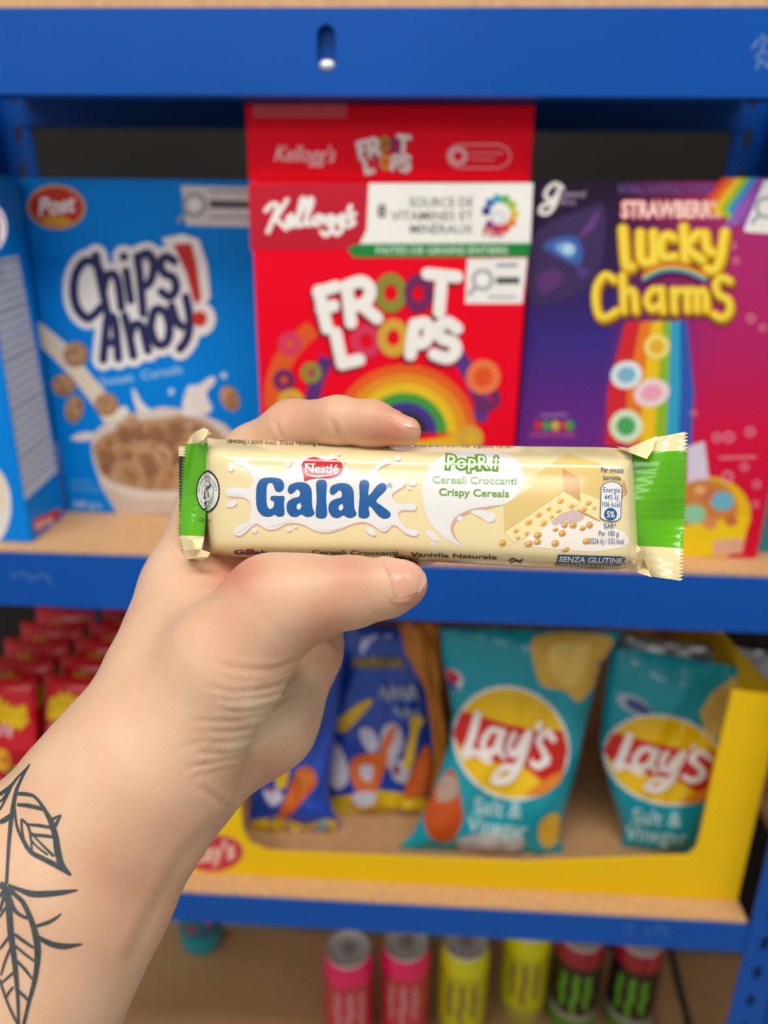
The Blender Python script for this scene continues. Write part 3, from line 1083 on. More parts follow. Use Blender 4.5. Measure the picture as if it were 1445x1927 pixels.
bagB, S = crisp_bag('teal crisp bag in the right corner of the yellow tray, badge creased at its top',
                    [(1150, 1214, 1430, 1262), (1142, 1262, 1428, 1300), (1136, 1320, 1392, 1360), (1128, 1400, 1370, 1420), (1146, 1480, 1350, 1490), (1172, 1560, 1320, 1570), (1168, 1596, 1326, 1606)],
                    ((at_z(1250, 1600, Z_LOW + 0.004)), (-0.12, -1, 0.18)), 0.014, 8, lambda u, v: (1250 + u * 1.02, 1430 + v * 0.78 + u * 0.12), lambda u, v: (1186 + u * 1.02, 1546 + v * 0.9))
a = Art()
a.poly([(1338, 1304), (1382, 1272), (1400, 1310), (1380, 1390), (1330, 1390), (1316, 1340)], ink('#d8bb6a', 0.35), 0)
o = a.build('crisp_picture', S, bagB, maxlen=9, off=0.0006, step=0.00022)
a = Art()
a.poly([(1120, 1480), (1150, 1500), (1166, 1560), (1150, 1580), (1124, 1560)], ink('#b0481c', 0.3), 0, smooth=True)
o = a.build('bottle_picture', S, bagB, maxlen=9, off=0.0006, step=0.00022)
a = Art()
a.ell((1192, 1326), 36, 16, ink('#a9bcd0', 0.35), 0, 28)
a.ell((1200, 1330), 26, 10, ink('#3a4a8c', 0.35), 1, 28)
o = a.build('round_seal', S, bagB, maxlen=9, off=0.0006, step=0.00022)
bagC = empty('crisp_bag', at_z(1400, 1560, Z_LOW + 0.004) + Vector((0, 0.05, 0)), 'teal crisp bag behind the right corner bag, only its silvery top showing', 'crisp bag', 'teal crisp bags in the yellow tray')
pc = at_z(1290, 1580, Z_LOW + 0.004) + Vector((0, 0.05, 0))
bag_mesh('pouch', [(1150, 1192, 1460, 1228), (1160, 1240, 1465, 1280), (1170, 1300, 1450, 1320), (1190, 1400, 1420, 1400), (1210, 1500, 1400, 1500), (1210, 1548, 1390, 1548)], (pc, (-0.1, -1, 0.16)), 0.014, m_silver, bagC, seed=12)


def snack_bag(label, rows, plane, bulge, seed):
    root = empty('snack_bag', plane[0], label, 'snack bag', 'blue snack bags in the yellow tray')
    body = bag_mesh('pouch', rows, plane, bulge, m_bluebag, root, seed=seed, wr=0.0022)
    return root, bvh_surf([body])


so, sw, sy, sr = ink('#d8692a', 0.3, 0.3), ink('#c9c6dc', 0.3, 0.3), ink('#e2bb1e', 0.3, 0.3), ink('#8c2a3c', 0.3, 0.3)
blueB, S = snack_bag('blue snack bag standing in the tray beside the teal bag, yellow along its foot',
                     [(640, 1176, 850, 1180), (640, 1240, 836, 1244), (618, 1330, 826, 1330), (612, 1420, 820, 1420), (612, 1500, 808, 1500), (614, 1532, 806, 1528)],
                     (at_z(700, 1526, Z_LOW + 0.004), (0.0, -1, 0.2)), 0.014, 5)
a = Art()
for k in range(6):
    a.stroke([(664 + 16 * k, 1254), (670 + 16 * k, 1238), (676 + 16 * k, 1254)], 7, ink('#8c7a1c', 0.4), 0)
for k in range(4):
    a.stroke([(718 + 17 * k, 1312), (724 + 17 * k, 1290), (730 + 17 * k, 1312)], 6, ink('#8f9cb8', 0.4), 0)
for k in range(3):
    a.stroke([(746 + 14 * k, 1340), (751 + 14 * k, 1326), (756 + 14 * k, 1340)], 5, ink('#8f9cb8', 0.4), 0)
o = a.build('title_lettering', S, blueB, maxlen=9, off=0.0006, step=0.00022)
a = Art()
a.poly([(614, 1500), (660, 1496), (700, 1484), (760, 1492), (806, 1500), (806, 1528), (614, 1530)], sy, 0)
for pts, m_ in (([(634, 1372), (640, 1350), (690, 1316), (700, 1322), (680, 1346), (650, 1376)], sy), ([(676, 1372), (700, 1372), (712, 1402), (700, 1416), (684, 1400)], sw), ([(720, 1370), (746, 1362), (758, 1400), (734, 1442), (716, 1420)], sw),
                ([(716, 1400), (740, 1366), (748, 1372), (726, 1420)], so), ([(616, 1404), (640, 1402), (656, 1460), (640, 1484), (622, 1470)], sw), ([(660, 1430), (716, 1414), (730, 1426), (700, 1500), (672, 1490)], so),
                ([(680, 1440), (704, 1440), (698, 1468), (682, 1464)], sw), ([(734, 1436), (770, 1430), (764, 1470), (740, 1462)], sw), ([(740, 1440), (752, 1438), (750, 1456), (740, 1452)], sr), ([(758, 1490), (790, 1410), (808, 1410), (804, 1480), (780, 1500)], so),
                ([(768, 1346), (784, 1340), (796, 1352), (786, 1376), (772, 1440), (758, 1436), (770, 1380)], sy), ([(668, 1490), (706, 1490), (700, 1512), (672, 1512)], sw)):
    a.poly(pts, m_, 1, smooth=True)
o = a.build('snack_picture', S, blueB, maxlen=9, off=0.0006, step=0.00022); o['label'] = 'printed orange and white snacks over a yellow foot'
blueA, S = snack_bag('blue snack bag at the left of the tray, right behind the wrist',
                     [(500, 1236, 648, 1240), (500, 1320, 640, 1330), (480, 1420, 626, 1420), (470, 1500, 618, 1500), (466, 1566, 640, 1560)],
                     (at_z(550, 1562, Z_LOW + 0.004), (0.05, -1, 0.2)), 0.014, 6)
a = Art()
a.poly([(466, 1545), (520, 1536), (575, 1552), (612, 1540), (640, 1548), (640, 1562), (468, 1567)], sy, 0)
for pts, m_ in (([(560, 1448), (584, 1444), (596, 1470), (576, 1500), (536, 1540), (524, 1532), (545, 1480)], so), ([(566, 1456), (580, 1456), (584, 1474), (566, 1490)], ink('#e08a3c', 0.3, 0.3)), ([(496, 1488), (520, 1484), (532, 1500), (512, 1516)], sw),
                ([(500, 1486), (514, 1480), (516, 1494)], sr), ([(524, 1440), (544, 1442), (536, 1480), (520, 1478)], sy), ([(596, 1548), (612, 1544), (614, 1558), (598, 1560)], ink('#8cc0dc', 0.3, 0.3))):
    a.poly(pts, m_, 1, smooth=True)
o = a.build('snack_picture', S, blueA, maxlen=9, off=0.0006, step=0.00022); o['label'] = 'printed orange snacks over a yellow foot'
orb = empty('snack_bag', at_z(830, 1560, Z_LOW + 0.004), 'orange brown snack bag seen edge-on between the blue and the teal bag', 'snack bag')
bag_mesh('pouch', [(748, 1170, 824, 1172), (764, 1230, 832, 1230), (800, 1300, 830, 1300), (812, 1380, 842, 1380), (818, 1440, 846, 1440), (806, 1520, 842, 1520), (800, 1552, 842, 1552)],
         (at_z(820, 1550, Z_LOW + 0.004) + Vector((0, -0.010, 0.0)), (0.3, -1, 0.15)), 0.005, m_orangebag, orb, back=0.006, seed=9, nx=8)

# ---- red sweet pouches at the left of the same shelf
m_redp = mat('red_pouch_film', '#c4081f', 0.3, coat=0.4, vary=0.1, scale=25)
yy = ink('#d8b012', 0.35)
places = ['in front', 'second from the front', 'third from the front', 'at the back']
protos = []


def red_pouch():
    root = empty('sweet_pouch', (0, 0, 0), 'x', 'sweet pouch', 'red sweet pouches on the lower shelf')
    V, Fc = [], []
    nx, ny, w_, h_ = 10, 14, 0.072, 0.190
    for side in (1, -1):
        for j in range(ny + 1):
            for i in range(nx + 1):
                u, v = i / nx, j / ny
                q = max(0, 1 - abs(2 * u - 1) ** 2.4) ** 0.6 * max(0, 1 - abs(2 * v - 1) ** 3) ** 0.7
                V.append(Vector(((u - 0.5) * w_, -side * (0.0085 * q + 0.0002 + 0.0006 * math.sin(9 * u + 12 * v) * q), v * h_)))
    n_ = (nx + 1) * (ny + 1)
    for s in (0, 1):
        for j in range(ny):
            for i in range(nx):
                b_ = s * n_ + j * (nx + 1) + i
                Fc.append((b_, b_ + 1, b_ + nx + 2, b_ + nx + 1) if not s else (b_, b_ + nx + 1, b_ + nx + 2, b_ + 1))
    rim = [j * (nx + 1) for j in range(ny + 1)], [j * (nx + 1) + nx for j in range(ny + 1)], list(range(nx + 1)), list(range(ny * (nx + 1), n_))
    for l in rim:
        for p_, q_ in zip(l, l[1:]):
            Fc.append((p_, q_, q_ + n_, p_ + n_))
    body = mesh_obj('pouch', V, Fc, m_redp, root, smooth=True)

    def S(u, v):
        uu, vv = u / w_ + 0.5, v / h_
        q = max(0, 1 - abs(2 * uu - 1) ** 2.4) ** 0.6 * max(0, 1 - abs(2 * vv - 1) ** 3) ** 0.7
        return Vector((u, -(0.0085 * q + 0.0012), v)), Vector((0, -1, 0))
    a = Art(lambda u, v: (u * 0.00074, 0.176 + (v - 120) * 0.00118))
    for k in range(7):
        a.ell((-33 + 11 * k, 105 + 5 * math.sin(k * 0.9)), 6.4, 11, yy, 0, -14, hole=0.2)
    a.stroke([(-38, 97), (0, 100), (40, 98)], 4, yy, 0)
    o = a.build('brand_badge', S, root, maxlen=0.01, off=0.0004); o['label'] = 'yellow wordmark'
    a = Art(lambda u, v: (u * 0.00074, 0.176 + (v - 120) * 0.00118))
    for k in range(7):
        a.ell((-30 + 8 * k, 88 + (k % 2) * 2), 3.4, 5, ink('#d8a0a8', 0.4), 0, n=10)
    a.poly([(-38, 90), (20, 90), (20, 86), (-38, 86)], ink('#c87a84', 0.4), 0)
    o = a.build('caption_lettering', S, root, maxlen=0.01, off=0.0004)
    a = Art(lambda u, v: (u * 0.00074, 0.176 + (v - 120) * 0.00118))
    for (u, v, r, cc) in ((-22, 58, 13, '#d8c8cc'), (6, 64, 12, '#e0a02a'), (26, 48, 13, '#3a8a4a'), (-4, 36, 15, '#d87a9a'), (-30, 30, 11, '#e8d04a'), (18, 22, 12, '#d8c8cc')):
        a.ell((u, v), r, r * 0.85, ink(cc, 0.35), 0, n=16)
    a.poly([(-40, 70), (38, 72), (42, 10), (-42, 10)], ink('#a2081c', 0.35), -1)
    o = a.build('sweets_picture', S, root, maxlen=0.01, off=0.0004); o['label'] = 'printed coloured sweets'
    return root


proto = red_pouch()
first = True
col_words = ['far left column', 'column beside the wrist']
for ci, (x0, n_) in enumerate(((-0.4095, 5), (-0.3345, 5))):
    for k in range(n_):
        o = proto if first else copy_tree(proto)
        first = False
        o.location = (x0, 0.026 + 0.036 * k + ci * 0.006, Z_LOW + 0.003)
        o.rotation_euler = (math.radians(-14), 0, math.radians(-3))
        o['label'] = 'red sweet pouch with yellow wordmark, %s, %s' % (col_words[ci], ['foremost one', 'second from the front', 'third from the front', 'fourth from the front', 'rearmost one'][k])

# ------------------------------------------------------------------ cans on the bottom shelf
m_alu = mat('can_aluminium', '#d2d2d4', 0.4, metal=0.15, vary=0.05)


def make_can(label, body_m, band_m, foot_m, claw_m, group, name='drink_can', h=0.167, r=0.033, claw=True):
    root = empty(name, (0, 0, 0), label, 'drink can', group)
    mb = MB()
    mb.lathe([(0.0, 0.004), (r * 0.70, 0.003), (r * 0.78, 0.0), (r * 0.86, 0.003), (r, 0.014), (r, 0.040)], (0, 0, 0), 40)
    o = mb.build('can_foot', foot_m, root); auto_smooth(o, 50)
    mb = MB()
    mb.lathe([(r, 0.040), (r, h - 0.030)], (0, 0, 0), 40)
    o = mb.build('can_body', body_m, root); auto_smooth(o, 50)
    mb = MB()
    mb.lathe([(r, h - 0.030), (r, h - 0.020), (r * 0.97, h - 0.014), (r * 0.86, h - 0.004)], (0, 0, 0), 40)
    o = mb.build('shoulder', band_m, root); auto_smooth(o, 50)
    mb = MB()
    mb.lathe([(r * 0.86, h - 0.004), (r * 0.88, h - 0.0015), (r * 0.86, h), (r * 0.82, h - 0.0005), (r * 0.78, h - 0.006), (r * 0.70, h - 0.006), (0, h - 0.005)], (0, 0, 0), 40)
    lid = mb.build('lid', m_alu, root); auto_smooth(lid, 50)
    mb = MB()
    tab = [(0.009 * math.cos(t) * (1 if math.sin(t) > 0 else 0.8), -0.002 + 0.013 * math.sin(t), h - 0.0042) for t in np.linspace(0, 2 * math.pi, 24, endpoint=False)]
    hole = [(0.0055 * math.cos(t), -0.0085 + 0.0042 * math.sin(t), h - 0.0042) for t in np.linspace(0, 2 * math.pi, 14, endpoint=False)]
    mb.prism(tab, (0, 0, 0.0012), [hole])
    mb.lathe([(0.004, h - 0.003), (0.0035, h - 0.0020), (0, h - 0.0018)], (0, 0.003, 0), 14)
    mb.build('pull_tab', mat('tab_metal', '#a8a8aa', 0.35, metal=0.3), lid)

    def S(u, v):
        t = u / r
        return Vector((r * math.sin(t), -r * math.cos(t), v)), Vector((math.sin(t), -math.cos(t), 0))
    a = Art(lambda u, v: (u * 0.001, v * 0.001))
    if claw:
        for u0, pts in ((-17, [(0, 122), (1, 108), (-1, 92), (2, 76), (0, 66), (-1, 58)]), (0, [(1, 124), (0, 106), (2, 90), (-2, 72), (0, 58), (1, 46)]), (17, [(0, 122), (-1, 108), (1, 92), (-2, 78), (0, 68), (1, 60)])):
            a.stroke([(u0 + p_[0], p_[1]) for p_ in pts], [8, 7, 8.5, 7, 6, 2.5], claw_m, 0, cap=False)
        o = a.build('claw_emblem', S, root, maxlen=0.006, off=0.0002)
        o['label'] = 'three torn claw stripes'
        return root
    for (u, v, ru, rv, cc) in ((-16, 62, 11, 9, '#b8283c'), (-4, 84, 8, 7, '#6a3a8c'), (14, 70, 8, 8, '#c04a5a'), (6, 52, 6, 6, '#6a3a8c')):
        a.ell((u, v), ru, rv, ink(cc, 0.35), 1, n=14)
    a.poly([(-32, 48), (30, 48), (30, 92), (-32, 92)], ink('#1c7a90', 0.35), 0)
    a.build('fruit_picture', S, root, maxlen=0.006)
    a = Art(lambda u, v: (u * 0.001, v * 0.001))
    for k in range(4):
        a.stroke([(-28 + 15 * k, 98), (-26 + 15 * k, 122), (-20 + 15 * k, 100), (-16 + 15 * k, 120)], 4.5, ink('#d8dcdc', 0.4), 0)
    a.build('title_lettering', S, root, maxlen=0.006)
    return root


def can_xy(px, py, z):
    p_ = at_z(px, py, z)
    return p_.x, p_.y


zl = Z_BOT + 0.167
mp, mp2 = mat('pink_can', '#c8304c', 0.3, coat=0.3), mat('hot_pink_can', '#f41a6e', 0.3, coat=0.3)
myl, myl2, my3 = mat('yellow_can', '#c2c40a', 0.3, coat=0.3), mat('bright_yellow_can', '#dadc08', 0.3, coat=0.3), mat('pale_yellow_can', '#a8a648', 0.35)
mk, mkr, mkg = mat('black_can', '#1c1a16', 0.3, coat=0.3), mat('dark_red_can', '#9c1c30', 0.3, coat=0.3), mat('green_can', '#4c8c1e', 0.3, coat=0.3)
cans = [
    ('pink energy drink can with its lid in view, left of the two pink cans', (655, 1784), 'p'),
    ('pink energy drink can beside the yellow can, right of the two pink cans', (764, 1772), 'p'),
    ('yellow energy drink can nearest the pink cans', (876, 1770), 'y'),
    ('yellow energy drink can standing further back beside the black cans', (996, 1736), 'y'),
    ('black and green energy drink can next to the yellow can', (1094, 1754), 'k'),
    ('black and green energy drink can at the right end of the row', (1206, 1762), 'k')]
kinds = {}
spec = {'p': (mp, mp2, mp, ink('#c88a8c', 0.35), 'pink energy drink cans'), 'y': (myl, myl2, my3, ink('#8a7a3c', 0.35), 'yellow energy drink cans'),
        'k': (mk, mkr, mkg, ink('#5aa82a', 0.35), 'black and green energy drink cans')}
for lab, (px, py), kd in cans:
    if kd in kinds:
        o = copy_tree(kinds[kd])
    else:
        bm_, ba_, ft_, cl_, gr = spec[kd]
        o = make_can(lab, bm_, ba_, ft_, cl_, gr)
        kinds[kd] = o
    x_, y_ = can_xy(px, py, zl)
    o.location = (x_, y_, Z_BOT + 0.0002)
    o.rotation_euler = (0, 0, -math.atan2(x_, y_ + 0.56) + random.uniform(-0.06, 0.06))
    o['label'] = lab
for kd in 'k':
    for o in [q for q in bpy.data.objects if q.parent and q.parent.get('group') == spec['k'][4] and q.name.startswith('can_foot')]:
        pass
# silver writing ring on the black cans
for root in [q for q in bpy.data.objects if q.get('group') == spec['k'][4]]:
    mb = MB()
    mb.lathe([(0.0331, 0.040), (0.0333, 0.041), (0.0333, 0.049), (0.0331, 0.050)], root.location, 40)
    rg = mb.build('silver_band', mat('can_silver_print', '#9c9a94', 0.4), None)
    me = rg.data
    me.transform(Matrix.Translation(-Vector(root.location)))
    rg.parent = root
tc_ = make_can('short teal drink can standing alone at the back left of the bottom shelf', mat('teal_can', '#14859c', 0.3, coat=0.3), mat('teal_can', '#14859c'), mat('light_teal_can', '#1aa0b4', 0.3, coat=0.3), None, None, claw=False)
x_, y_ = can_xy(370, 1808, Z_BOT)
tc_.location = (x_, y_ + 0.033, Z_BOT + 0.0002)
tc_.rotation_euler = (0, 0, -math.atan2(x_, y_ + 0.56))

# black cable hanging at the right behind the cans
p_ = [at_y(1252, 1720, 0.22), at_y(1262, 1785, 0.21), at_y(1276, 1850, 0.20), at_y(1293, 1915, 0.185)]
cb = [p_[0] + Vector((-0.004, 0.02, 0.06))] + p_ + [p_[3] + Vector((0.012, -0.03, 0))]
cb[-1].z = Z_BOT + 0.007
mb = MB()
mb.tube(cb, 0.0055, 10)
o = mb.build('power_cable', mat('black_rubber', '#121318', 0.5), None, True)
tag(o, 'black cable hanging down at the right behind the black cans', 'cable')

# ------------------------------------------------------------------ the wrapped chocolate bar in the hand
m_film = mat('cream_wrapper_film', '#e8d8a8', 0.16, coat=0.9, vary=0.02, scale=30)
m_green = mat('green_wrapper_film', '#58ad12', 0.2, coat=0.4, vary=0.05, scale=60)
m_black = mat('dark_wrapper_back', '#2b2723', 0.35, vary=0.05)


def bar_depth(px):
    return 0.2125 + (px - 390) / 800 * (0.1985 - 0.2125)


def pw(x, tab):
    for (x0, y0), (x1, y1) in zip(tab, tab[1:]):
        if x <= x1 or (x1, y1) == tab[-1]:
            t = min(1, max(0, (x - x0) / (x1 - x0)))
            return y0 + (y1 - y0) * t


TOPL = [(382, 822), (430, 826), (560, 829), (780, 836), (967, 838), (1150, 840), (1197, 846)]
BOTL = [(371, 1031), (400, 1038), (441, 1044), (560, 1046), (780, 1049), (1041, 1063), (1150, 1066), (1197, 1058)]
LOWER = [(0.0, -0.0004), (0.2, -0.0003), (0.42, -0.0002), (0.62, 0.0), (0.72, 0.00035), (0.79, 0.0010), (0.845, 0.0022), (0.89, 0.0042), (0.94, 0.0075), (0.985, 0.0115), (1.0, 0.0135),
         (0.985, 0.0155), (0.93, 0.0172), (0.8, 0.0180), (0.4, 0.0182), (0.0, 0.0182)]
UPPER = [(0.0, -0.0004), (0.2, -0.0003), (0.36, -0.0002), (0.50, 0.0), (0.58, 0.0002), (0.64, 0.0006), (0.69, 0.0012), (0.73, 0.0020), (0.77, 0.0032), (0.84, 0.0062), (0.92, 0.0104), (0.98, 0.0132),
         (1.0, 0.0148), (0.985, 0.0160), (0.93, 0.0173), (0.8, 0.0180), (0.4, 0.0182), (0.0, 0.0182)]
ring = UPPER + [(-z * 1.065, y) for z, y in LOWER[-2:0:-1]]
ST = [(386, 0.16, 0.0088), (389, 0.30, 0.0066), (394, 0.52, 0.0042), (402, 0.72, 0.0024), (415, 0.86, 0.0012), (440, 0.95, 0.0004), (490, 1, 0), (560, 1, 0), (640, 1, 0), (720, 1, 0), (800, 1, 0), (880, 1, 0),
      (960, 1, 0), (1040, 1, 0), (1100, 1, 0), (1140, 1, 0), (1165, 0.97, 0.0003), (1178, 0.88, 0.0012), (1187, 0.70, 0.0028), (1193, 0.48, 0.0048), (1197, 0.22, 0.0072)]
choc = empty('chocolate_bar', at_d(790, 940, 0.214), 'cream and green wrapped chocolate bar held up in the hand in front of the shelf', 'chocolate bar')
mb = MB()
V, Fc = [], []
for k, (x, t, fo) in enumerate(ST):
    d0 = bar_depth(x)
    yt, yb = pw(x, TOPL), pw(x, BOTL)
    wob = 0.00012 * math.sin(k * 2.1)
    for z, y in ring:
        d = d0 + fo + y * t + wob
        V.append(at_d(x + (z * -6), (yt + yb) / 2 - z * (yb - yt) / 2 * (d0 + 0.0135) / d, d))
n = len(ring)
for k in range(len(ST) - 1):
    Fc += [(k * n + i, k * n + (i + 1) % n, (k + 1) * n + (i + 1) % n, (k + 1) * n + i) for i in range(n)]
Fc += [tuple(range(n - 1, -1, -1)), tuple(range((len(ST) - 1) * n, len(ST) * n))]
body = mesh_obj('wrapper', V, Fc, m_film, choc)
bm = bmesh.new(); bm.from_mesh(body.data)
bmesh.ops.recalc_face_normals(bm, faces=bm.faces[:])
bm.to_mesh(body.data); bm.free()
body.data.polygons.foreach_set('use_smooth', [True] * len(body.data.polygons))
sub = body.modifiers.new('subdivide', 'SUBSURF')
sub.levels = sub.render_levels = 2
bpy.context.view_layer.update()
me2 = bpy.data.meshes.new_from_object(body.evaluated_get(bpy.context.evaluated_depsgraph_get()))
body.modifiers.clear()
old = body.data
body.data = me2
me2.name = 'wrapper'
body.data.polygons.foreach_set('use_smooth', [True] * len(body.data.polygons))


def seal(L, Rr, dl, dr, teeth_side, g0, g1, rows=84, cols=14, bulge=0.0012):
    """crimped flat end of the wrapper, one edge cut in a zigzag"""
    V, Fc, MI = [], [], []
    for j in range(rows + 1):
        v = j / rows
        lp = [pw(v, [(q[0], q[i]) for q in L]) for i in (1, 2)]
        rp = [pw(v, [(q[0], q[i]) for q in Rr]) for i in (1, 2)]
        tooth = 3.4 if j % 2 else -3.4
        for i in range(cols + 1):
            u = i / cols
            x, y = lp[0] * (1 - u) + rp[0] * u, lp[1] * (1 - u) + rp[1] * u
            if teeth_side > 0 and i == cols or teeth_side < 0 and i == 0:
                x += tooth * (1 if rows > 60 else 1)
            d = pw(v, dl) * (1 - u) + pw(v, dr) * u
            crimp = 0.00003 * math.sin(v * 120) * (1 if 0.1 < (u if teeth_side > 0 else 1 - u) else 0)
            fold = bulge * math.sin(u * 7 + 1.0 + 2 * v) * 0.35 + 0.0006 * math.sin(v * 9 + 3 * u)
            V.append(at_d(x, y, d + crimp + fold))
    for j in range(rows):
        for i in range(cols):
            a_ = j * (cols + 1) + i
            Fc.append((a_, a_ + 1, a_ + cols + 2, a_ + cols + 1))
            vv = (j + 0.5) / rows
            MI.append(1 if g0 < vv < g1 else 0)
    return V, Fc, MI


db = bar_depth(1197) + 0.0088
V, Fc, MI = seal([(0, 1234, 823), (0.10, 1208, 846), (0.15, 1186, 853), (0.22, 1185, 878), (0.62, 1184, 985), (0.79, 1199, 1028), (0.9, 1216, 1062), (1, 1226, 1085)],
                 [(0, 1292, 812), (0.5, 1289, 950), (1, 1282, 1093)],
                 [(0, db + 0.001), (0.2, db), (0.7, db), (1, db + 0.001)], [(0, db - 0.003), (0.45, db - 0.001), (0.6, db + 0.0005), (1, db - 0.004)], 1, 0.135, 0.79)
n0 = len(V)
# gusset folds that tie the seal to the body
dg = bar_depth(1180)
G = [(1160, 840, dg + 0.0125), (1182, 843, dg + 0.010), (1206, 833, db), (1236, 820, db + 0.0004), (1229, 846, db - 0.002), (1217, 864, db - 0.004), (1196, 856, db - 0.003), (1184, 852, dg + 0.003)]
V += [at_d(*q) for q in G]
for t in ((0, 1, 7), (1, 6, 7), (1, 2, 6), (2, 5, 6), (2, 4, 5), (2, 3, 4)):
    Fc.append(tuple(n0 + i for i in t)); MI.append(0)
n0 = len(V)
G = [(1160, 1066, dg + 0.012), (1176, 1062, dg + 0.004), (1196, 1042, db - 0.004), (1207, 1034, db - 0.003), (1214, 1060, db + 0.004), (1226, 1086, db - 0.001), (1200, 1078, db + 0.002), (1176, 1068, dg + 0.012), (1194, 1020, db - 0.003)]
V += [at_d(*q) for q in G]
for t in ((0, 1, 7), (1, 2, 7), (2, 6, 7), (2, 4, 6), (2, 3, 4), (4, 5, 6), (1, 8, 2), (8, 3, 2)):
    Fc.append(tuple(n0 + i for i in t)); MI.append(0)
sealR = mesh_obj('end_seal', V, Fc, [m_film, m_green], choc, MI)
auto_smooth(sealR, 32)
sealR['label'] = 'flat green and cream crimped end with zigzag edge'

dl_ = bar_depth(386) + 0.0062
V, Fc, MI = seal([(0, 357, 822), (0.09, 350, 836), (0.25, 344, 874), (0.5, 339, 934), (0.75, 336, 985), (0.85, 337, 1012), (1, 346, 1050)],
                 [(0, 384, 812), (0.05, 390, 826), (0.12, 391, 842), (0.4, 390, 905), (0.7, 386, 985), (0.85, 384, 1012), (0.95, 381, 1036), (1, 372, 1054)],
                 [(0, dl_ + 0.004), (0.5, dl_ + 0.007), (1, dl_ + 0.003)], [(0, dl_ - 0.002), (0.5, dl_), (1, dl_ - 0.002)], -1, 0.085, 0.835, bulge=0.0018)
n0 = len(V)
G = [(356, 822, dl_ + 0.003), (368, 812, dl_ - 0.001), (383, 805, dl_ - 0.003), (392, 809, dl_ - 0.004), (398, 817, dl_ - 0.002), (388, 821, dl_ - 0.006), (383, 828, dl_ - 0.007), (384, 838, dl_ - 0.003), (372, 832, dl_ - 0.004)]
V += [at_d(*q) for q in G]
for t in ((0, 1, 8), (1, 2, 6), (1, 6, 8), (2, 3, 5), (2, 5, 6), (3, 4, 5), (6, 7, 8)):
    Fc.append(tuple(n0 + i for i in t)); MI.append(0)
n0 = len(V)
G = [(341, 1012, dl_ + 0.001), (362, 1016, dl_ - 0.004), (384, 1012, dl_ - 0.004), (378, 1034, dl_ - 0.006), (396, 1040, dl_ - 0.004), (391, 1048, dl_ - 0.006), (380, 1056, dl_ - 0.002), (364, 1050, dl_ - 0.006), (350, 1054, dl_), (345, 1036, dl_ - 0.002), (366, 1034, dl_ - 0.008)]
V += [at_d(*q) for q in G]
for t in ((0, 1, 9), (1, 10, 9), (1, 2, 3), (1, 3, 10), (3, 4, 5), (3, 5, 7), (3, 7, 10), (5, 6, 7), (7, 8, 9), (7, 9, 10)):
    Fc.append(tuple(n0 + i for i in t)); MI.append(0)
n0 = len(V)
k = 40
for j in range(k + 1):
    v = j / k
    y = 840 + 122 * v
    V += [at_d(335 + 1.5 * v + (2.4 if j % 2 else 0), y, dl_ + 0.0105), at_d(352 - 6 * v, y, dl_ + 0.0085)]
for j in range(k):
    a_ = n0 + 2 * j
    Fc.append((a_, a_ + 1, a_ + 3, a_ + 2)); MI.append(0 if j < 6 else 2)
sealL = mesh_obj('end_seal', V, Fc, [m_film, m_green, m_black], choc, MI)
auto_smooth(sealL, 32)
sealL['label'] = 'crumpled green end folded back at the left'

SB = bvh_surf([body, sealR, sealL])
R1 = lambda u, v: (320 + u * 0.346, 730 + v * 0.346)
R2 = lambda u, v: (780 + u * 0.3737, 780 + v * 0.3737)
R7 = lambda u, v: (330 + u * 0.1592, 780 + v * 0.1592)
R8 = lambda u, v: (1080 + u * 0.1661, 790 + v * 0.1661)
BA = dict(parent=choc, maxlen=5, off=0.00005, step=0.000003)
BB = dict(parent=choc, maxlen=5, off=0.00019, step=0.000006)
BC = dict(parent=choc, maxlen=5, off=0.00027, step=0.000007)
BD = dict(parent=choc, maxlen=4, off=0.00016, step=0.000014)
BE = dict(parent=choc, maxlen=4, off=0.0005, step=0.000006)
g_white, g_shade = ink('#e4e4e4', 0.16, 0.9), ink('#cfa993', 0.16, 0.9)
g_blue, g_green, g_navy = ink('#07589f', 0.16, 0.9), ink('#5f9a1e', 0.16, 0.9), ink('#1b5790', 0.16, 0.9)

splash = [(345, 398), (368, 380), (405, 388), (450, 425), (520, 458), (600, 466), (650, 440), (685, 400), (720, 380), (800, 372), (900, 378), (935, 420), (985, 440), (1030, 470), (1080, 466), (1115, 432), (1150, 396),
          (1195, 386), (1200, 405), (1150, 428), (1126, 456), (1140, 482), (1172, 502), (1220, 502), (1260, 488), (1282, 508), (1274, 532), (1230, 560), (1205, 588), (1226, 620), (1270, 632), (1325, 626), (1340, 646),
          (1325, 666), (1270, 664), (1240, 682), (1255, 730), (1290, 764), (1340, 774), (1350, 795), (1325, 806), (1280, 790), (1240, 756), (1210, 746), (1180, 776), (1150, 778), (1100, 746), (1050, 730), (990, 740),
          (930, 765), (860, 785), (790, 776), (730, 746), (680, 735), (630, 740), (580, 765), (530, 770), (490, 746), (465, 738), (430, 766), (390, 800), (355, 801), (345, 780), (370, 750), (420, 730), (440, 690),
          (440, 632), (415, 602), (370, 592), (320, 589), (303, 567), (316, 543), (360, 540), (420, 546), (450, 520), (440, 470), (400, 426), (360, 416)]
drops = [((330, 438), 18, 16, 0), ((640, 415), 16, 15, 0), ((335, 630), 30, 17, -18), ((458, 774), 16, 15, 0), ((648, 767), 15, 15, 0), ((682, 754), 10, 10, 0), ((1090, 778), 36, 17, 38), ((1240, 381), 14, 14, 0),
         ((1320, 517), 20, 15, 0), ((1298, 546), 9, 8, 0), ((915, 360), 10, 9, 0), ((880, 372), 14, 10, 0)]
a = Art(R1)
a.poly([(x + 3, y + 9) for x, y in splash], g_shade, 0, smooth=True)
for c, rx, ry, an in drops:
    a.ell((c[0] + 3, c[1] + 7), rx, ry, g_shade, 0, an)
a.poly(splash, g_white, 1, smooth=True)
